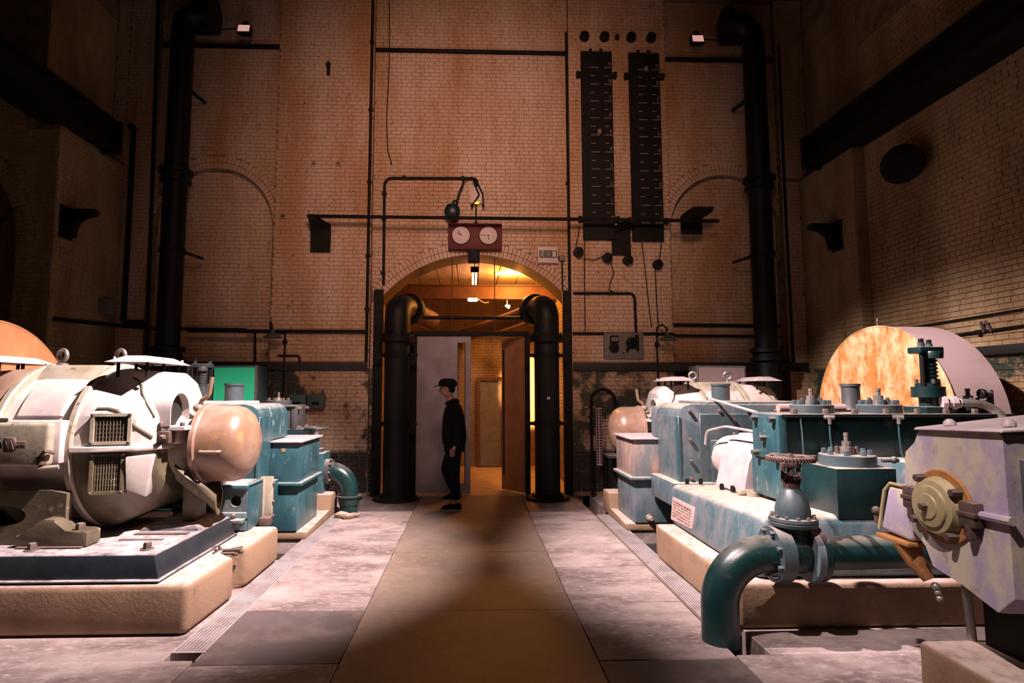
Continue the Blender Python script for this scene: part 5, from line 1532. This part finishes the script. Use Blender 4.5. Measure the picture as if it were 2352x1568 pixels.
conduit('paired upper conduit on the right bay', [(3.23, 9.13, 2.69), (5.05, 9.13, 2.67)], .028, 0, [(3.6, 9.13, 2.69), (4.0, 9.13, 2.685)])
conduit('vertical cable beside the left corner pilaster', [(-5.12, 8.93, 8.4), (-5.05, 8.93, 4.6), (-5.0, 8.93, 2.07)], .028, 0)
conduit('vertical cable beside the right corner pilaster', [(5.13, 8.93, 7.4), (5.12, 8.93, 4.4), (5.13, 8.93, 2.07)], .022, 0)
conduit('dark pipe dropping down the left corner and bending along the wall', [(-5.46, 8.9, 5.80), (-5.37, 8.9, 5.80), (-5.36, 8.9, 2.66), (-5.05, 8.9, 2.66)], .04, .06)
conduit('horizontal conduit along the left pier', [(-5.46, 7.6, 2.55), (-5.46, 8.9, 2.62), (-4.75, 8.92, 2.56)], .028, .05)
conduit('small conduit dropping to the dado left of the arch', [(-3.0, 8.93, 2.16), (-2.68, 8.93, 2.16), (-2.66, 8.93, 2.06)], .016, .03)
conduit('upper sloping conduit on the right wall', [(5.53, 7.6, 2.40), (5.53, 4.6, 2.44)], .011, 0)
conduit('lower sloping conduit on the right wall with a bracket', [(5.53, 7.6, 2.22), (5.53, 4.6, 2.28)], .015, 0, [(5.53, 6.0, 2.25)])
solo('wall_hook', G().tube([(5.53, 5.95, 2.24), (5.50, 5.95, 2.36)], .016, 6).tube([(5.53, 5.86, 2.24), (5.50, 5.90, 2.36)], .016, 6), 'rust', 'twin rusty prong hook on the lower right wall conduit', 'hook')

# gas lamps
def gas_lamp(x, z, label):
    t = thing('wall_lamp', (x, 8.9, z), label, 'lamp')
    part('shade', G().lathe((x, 8.72, z), (0, 0, 1), [(0, .135), (.012, .135), (.07, .05), (.09, .03), (.12, .028), (.12, .01)], 24), 'greycab', t)
    part('goose_neck', G().tube([(x, 8.72, z + .11), (x - .02, 8.72, z + .20), (x - .06, 8.78, z + .25), (x - .10, 8.90, z + .22), (x - .10, 8.94, z + .1)], .014, 8), 'black', t)
    part('wall_stem', G().cyl((x - .10 if x > 0 else x + .12, 8.925, z + .12), (x - .10 if x > 0 else x + .12, 8.925, 1.5), .014, seg=8), 'black', t)
    part('stem_knob', G().ball((x - .10 if x > 0 else x + .12, 8.92, z - .05), .04, (1, .8, 1.2), 12, 8), 'black', t)
gas_lamp(-3.02, 2.42, 'small dark conical wall lamp on a curved stem, left pilaster')
gas_lamp(3.04, 2.40, 'small dark conical wall lamp on a curved stem, right pilaster')

# grey switch panel
sp = thing('switchboard', (2.4, 8.93, 2.12), 'grey rectangular wall panel with a black meter and handle switch', 'panel')
part('board', G().box(2.085, 2.72, 8.90, 8.945, 2.12, 2.535, .006, 1), 'grey', sp)
mt = part('meter', G().box(2.18, 2.31, 8.84, 8.90, 2.37, 2.48, .01).lathe((2.245, 8.90, 2.29), (0, -1, 0), [(0, .075), (.05, .07), (.06, .05)], 20), 'black', sp)
part('meter_window', G().box(2.195, 2.245, 8.834, 8.842, 2.395, 2.455).box(2.252, 2.297, 8.834, 8.842, 2.395, 2.455), 'grey', mt)
part('handle_switch', G().lathe((2.53, 8.90, 2.37), (0, -1, 0), [(0, .09), (.05, .085), (.07, .03), (.12, .025)], 20).tube([(2.48, 8.86, 2.33), (2.44, 8.85, 2.24)], .02, 6).tube([(2.57, 8.86, 2.33), (2.62, 8.85, 2.25)], .02, 6).box(2.58, 2.63, 8.84, 8.9, 2.28, 2.5, .01), 'black', sp)
bolts([(2.395, 8.90, 2.21)], (0, -1, 0), .014, .012, sp, 'black')
# wall plates
for k, (x, z) in enumerate(((-2.53, 5.24), (-2.15, 5.245), (-3.0, 4.375))):
    t = thing('tie_plate', (x, 8.94, z - .04), ('square iron tie plate on the left pilaster, left one of the upper pair', 'square iron tie plate on the left pilaster, right one of the upper pair', 'square iron tie plate low at the left edge of the left pilaster')[k], 'plate', 'tie plates on the left pilaster')
    part('plate', G().box(x - .04, x + .04, 8.93, 8.955, z - .04, z + .04, .004, 1), 'brick_side', t)
    bolts([(x, 8.93, z)], (0, -1, 0), .014, .015, t, 'black')
solo('black_fitting', G().box(-2.36, -2.31, 8.89, 8.95, 6.72, 6.95, .02).ball((-2.34, 8.91, 6.90), .04, (1, .8, 1), 10, 8), 'black', 'narrow black fitting high on the left pilaster', 'fitting')

# floodlights
def flood(x, z, label):
    t = thing('floodlight', (x, 8.9, z - .1), label, 'floodlight')
    part('housing', G().hexa([(x - .11, 8.76, z - .11), (x + .11, 8.76, z - .11), (x + .09, 8.9, z - .06), (x - .09, 8.9, z - .06)], [(x - .11, 8.80, z + .08), (x + .11, 8.80, z + .08), (x + .09, 8.92, z + .08), (x - .09, 8.92, z + .08)], .01), 'black', t)
    part('lamp_glass', G().hexa([(x - .09, 8.752, z - .06), (x + .09, 8.752, z - .06), (x + .09, 8.76, z - .06), (x - .09, 8.76, z - .06)], [(x - .09, 8.783, z + .06), (x + .09, 8.783, z + .06), (x + .09, 8.79, z + .06), (x - .09, 8.79, z + .06)]), 'floodglass', t)
    part('bracket', G().cyl((x + .0, 8.87, z + .05), (x, 8.98, z + .14), .03, seg=8).ball((x, 8.86, z + .12), .06, (1, .8, .9), 10, 8), 'black', t)
    sg = -1 if x < 0 else 1
    part('feed_cable', G().tube([(x + sg * .05, 8.93, z + .10), (x + sg * .6, 8.96, z + .08)], .012, 6), 'black', t)
flood(-3.66, 7.40, 'small floodlight with a dim pink glass high on the left bay')
flood(3.70, 7.38, 'small floodlight with a dim pink glass high on the right bay')
fr = thing('floodlight', (5.45, 6.9, 4.2), 'dark round floodlight on an arm from the right wall', 'floodlight')
part('housing', G().lathe((5.42, 6.72, 4.42), (-.8, -.5, -.15), [(0, .10), (.06, .22), (.16, .24), (.17, .20), (.165, .06)], 20), 'black', fr)
part('arm', G().tube([(5.45, 7.0, 4.45), (5.40, 6.85, 4.44)], .06, 8), 'black', fr)
part('wall_base', G().box(5.46, 5.545, 6.9, 7.12, 4.34, 4.56, .01), 'black', fr)
# crane rails and brackets
cr = thing('crane_rail', (-5.45, 4, 5.16), 'thick dark crane rail beam high along the left wall', 'beam')
part('girder', G().box(-5.74, -5.2, -1, 8.35, 5.16, 5.20).box(-5.50, -5.30, -1, 8.35, 5.2, 5.52).box(-5.60, -5.2, -1, 8.35, 5.52, 5.56), 'black', cr)
part('end_stop', G().box(-5.52, -5.22, 8.33, 8.40, 5.12, 5.6), 'black', cr)
cr = thing('crane_rail', (5.3, 4, 5.06), 'thick dark crane rail beam high along the right wall', 'beam')
part('girder', G().box(5.08, 5.55, -1, 8.35, 5.06, 5.10).box(5.18, 5.36, -1, 8.35, 5.1, 5.44).box(5.08, 5.46, -1, 8.35, 5.44, 5.48), 'black', cr)
part('end_stop', G().box(5.10, 5.38, 8.33, 8.40, 5.02, 5.52), 'black', cr)
for s_, xw, yw, nm in ((-1, -5.5, 7.72, 'left'), (1, 5.38, 8.05, 'right')):
    t = thing('wall_bracket', (xw, yw, 3.7), f'black cast shelf bracket on the {nm} wall pier', 'bracket')
    a = -s_
    prof = [(xw, 3.68), (xw, 4.06), (xw + a * .42, 4.06), (xw + a * .42, 3.99), (xw + a * .25, 3.95), (xw + a * .16, 3.88), (xw + a * .13, 3.78), (xw + a * .13, 3.68)]
    part('casting', G().prism(prof, 'y', yw - .06, yw + .06, .008, 1), 'black', t)
    part('back_plate', G().box(xw, xw + a * .03, yw - .12, yw + .12, 3.66, 4.10, .005, 1), 'black', t)
solo('wall_box', G().box(-5.5, -5.40, 8.5, 8.7, 2.74, 2.98, .01).box(-5.42, -5.38, 8.55, 8.62, 2.78, 2.86, .005), 'grey', 'small dark box with a pale latch low on the left pier', 'box')
solo('wall_strap', G().tube([(-6.02, 7.5, 4.0), (-6.12, 7.5, 3.86), (-6.3, 7.5, 3.72)], .035, 8), 'black', 'dark diagonal strap at the left edge beside the left arch', 'strap')

# ---- lower wall equipment
gc = thing('cabinet', (-3.6, 8.6, 0), 'cabinet with a bright green door standing behind the left gear case', 'cabinet')
part('carcass', G().box(-3.98, -3.12, 8.40, 8.88, 0, 1.985, .008, 1), 'greycab', gc)
part('green_door', G().box(-3.72, -3.135, 8.375, 8.40, .05, 1.955, .004, 1), 'greencab', gc)
part('door_strip', G().box(-3.132, -3.105, 8.37, 8.42, 0, 1.985), 'steel', gc)
part('side_channel', G().box(-4.03, -3.98, 8.36, 8.45, 0, 2.0).box(-4.10, -4.07, 8.36, 8.45, 0, 2.0).box(-4.07, -4.03, 8.40, 8.45, 0, 2.0), 'steel', gc)
part('hinge', G().cyl((-3.72, 8.37, 1.78), (-3.72, 8.37, 1.86), .012, seg=8), 'black', gc)
for k, x in enumerate((-2.66, -2.38)):
    t = thing('isolator_box', (x, 8.9, 1.35), ('grey-green isolator box on the dark wall patch, left one of two', 'grey-green isolator box on the dark wall patch, right one of two')[k], 'box', 'isolator boxes left of the arch')
    part('case', G().box(x - .125, x + .125, 8.84, 8.945, 1.355, 1.56, .01), 'greycab', t)
    part('label_window', G().box(x - .06, x + .05, 8.834, 8.842, 1.405, 1.45), 'black', t)
    part('gland', G().cyl((x - .06, 8.9, 1.555), (x - .06, 8.9, 1.61), .022, seg=8).cyl((x + .09, 8.9, 1.555), (x + .09, 8.9, 1.63), .016, seg=8), 'greycab', t)
pc = thing('cabinet', (3.8, 8.7, 0), 'plain pale pinkish cabinet top behind the far right motor', 'cabinet')
part('carcass', G().box(3.42, 4.18, 8.56, 8.90, 0, 2.0, .008, 1), 'grey', pc)
part('door_panel', G().box(3.45, 4.15, 8.545, 8.562, .05, 1.97, .004, 1), 'drum_side', pc)
solo('hose_hoop', G().tube([(1.86, 8.86, 0), (1.86, 8.86, 1.45)] + [(2.05 - .19 * cos(pi * k / 14), 8.86, 1.45 + .19 * sin(pi * k / 14)) for k in range(1, 14)] + [(2.24, 8.86, 1.45), (2.24, 8.86, .6)], .022, 10), 'black', 'black hose bent in a tall hoop beside the right column', 'hose')
cs = thing('cable_ladder', (1.97, 8.84, .45), 'pale lilac perforated cable strip hanging beside the black hose hoop', 'cable strip')
part('strip', G().box(1.92, 2.01, 8.80, 8.82, .48, 1.36, .004, 1), 'drum_side', cs)
gm = G()
for k in range(20):
    for x in (1.942, 1.988):
        gm.box(x - .012, x + .012, 8.796, 8.802, .51 + .042 * k, .535 + .042 * k)
part('slots', gm, 'black', cs, kind='stuff')
tb = thing('bench', (2.2, 8.7, 0), 'low dark bench against the wall behind the pink stained tank', 'bench')
part('bench_top', G().box(2.03, 2.42, 8.5, 8.9, .62, .66, .005, 1), 'gunmetal', tb)
for x, y in ((2.06, 8.53), (2.39, 8.53), (2.06, 8.87), (2.39, 8.87)):
    part('leg', G().box(x - .025, x + .025, y - .025, y + .025, 0, .62), 'black', tb)
for k, (x, w) in enumerate(((1.695, .055), (1.79, .045))):
    t = thing('wall_switch', (x, 8.93, 1.33), ('pale square wall switch right of the right column, larger left one', 'pale wall socket strip right of the right column, flatter right one')[k], 'switch')
    part('plate', G().box(x - w / 2, x + w / 2, 8.925, 8.945, 1.36 - (w if k == 0 else .02) / 2, 1.36 + (w if k == 0 else .02) / 2, .004, 1), 'signwhite', t)
    if k == 0:
        part('toggle', G().box(x - .008, x + .008, 8.912, 8.926, 1.352, 1.372), 'red', t)
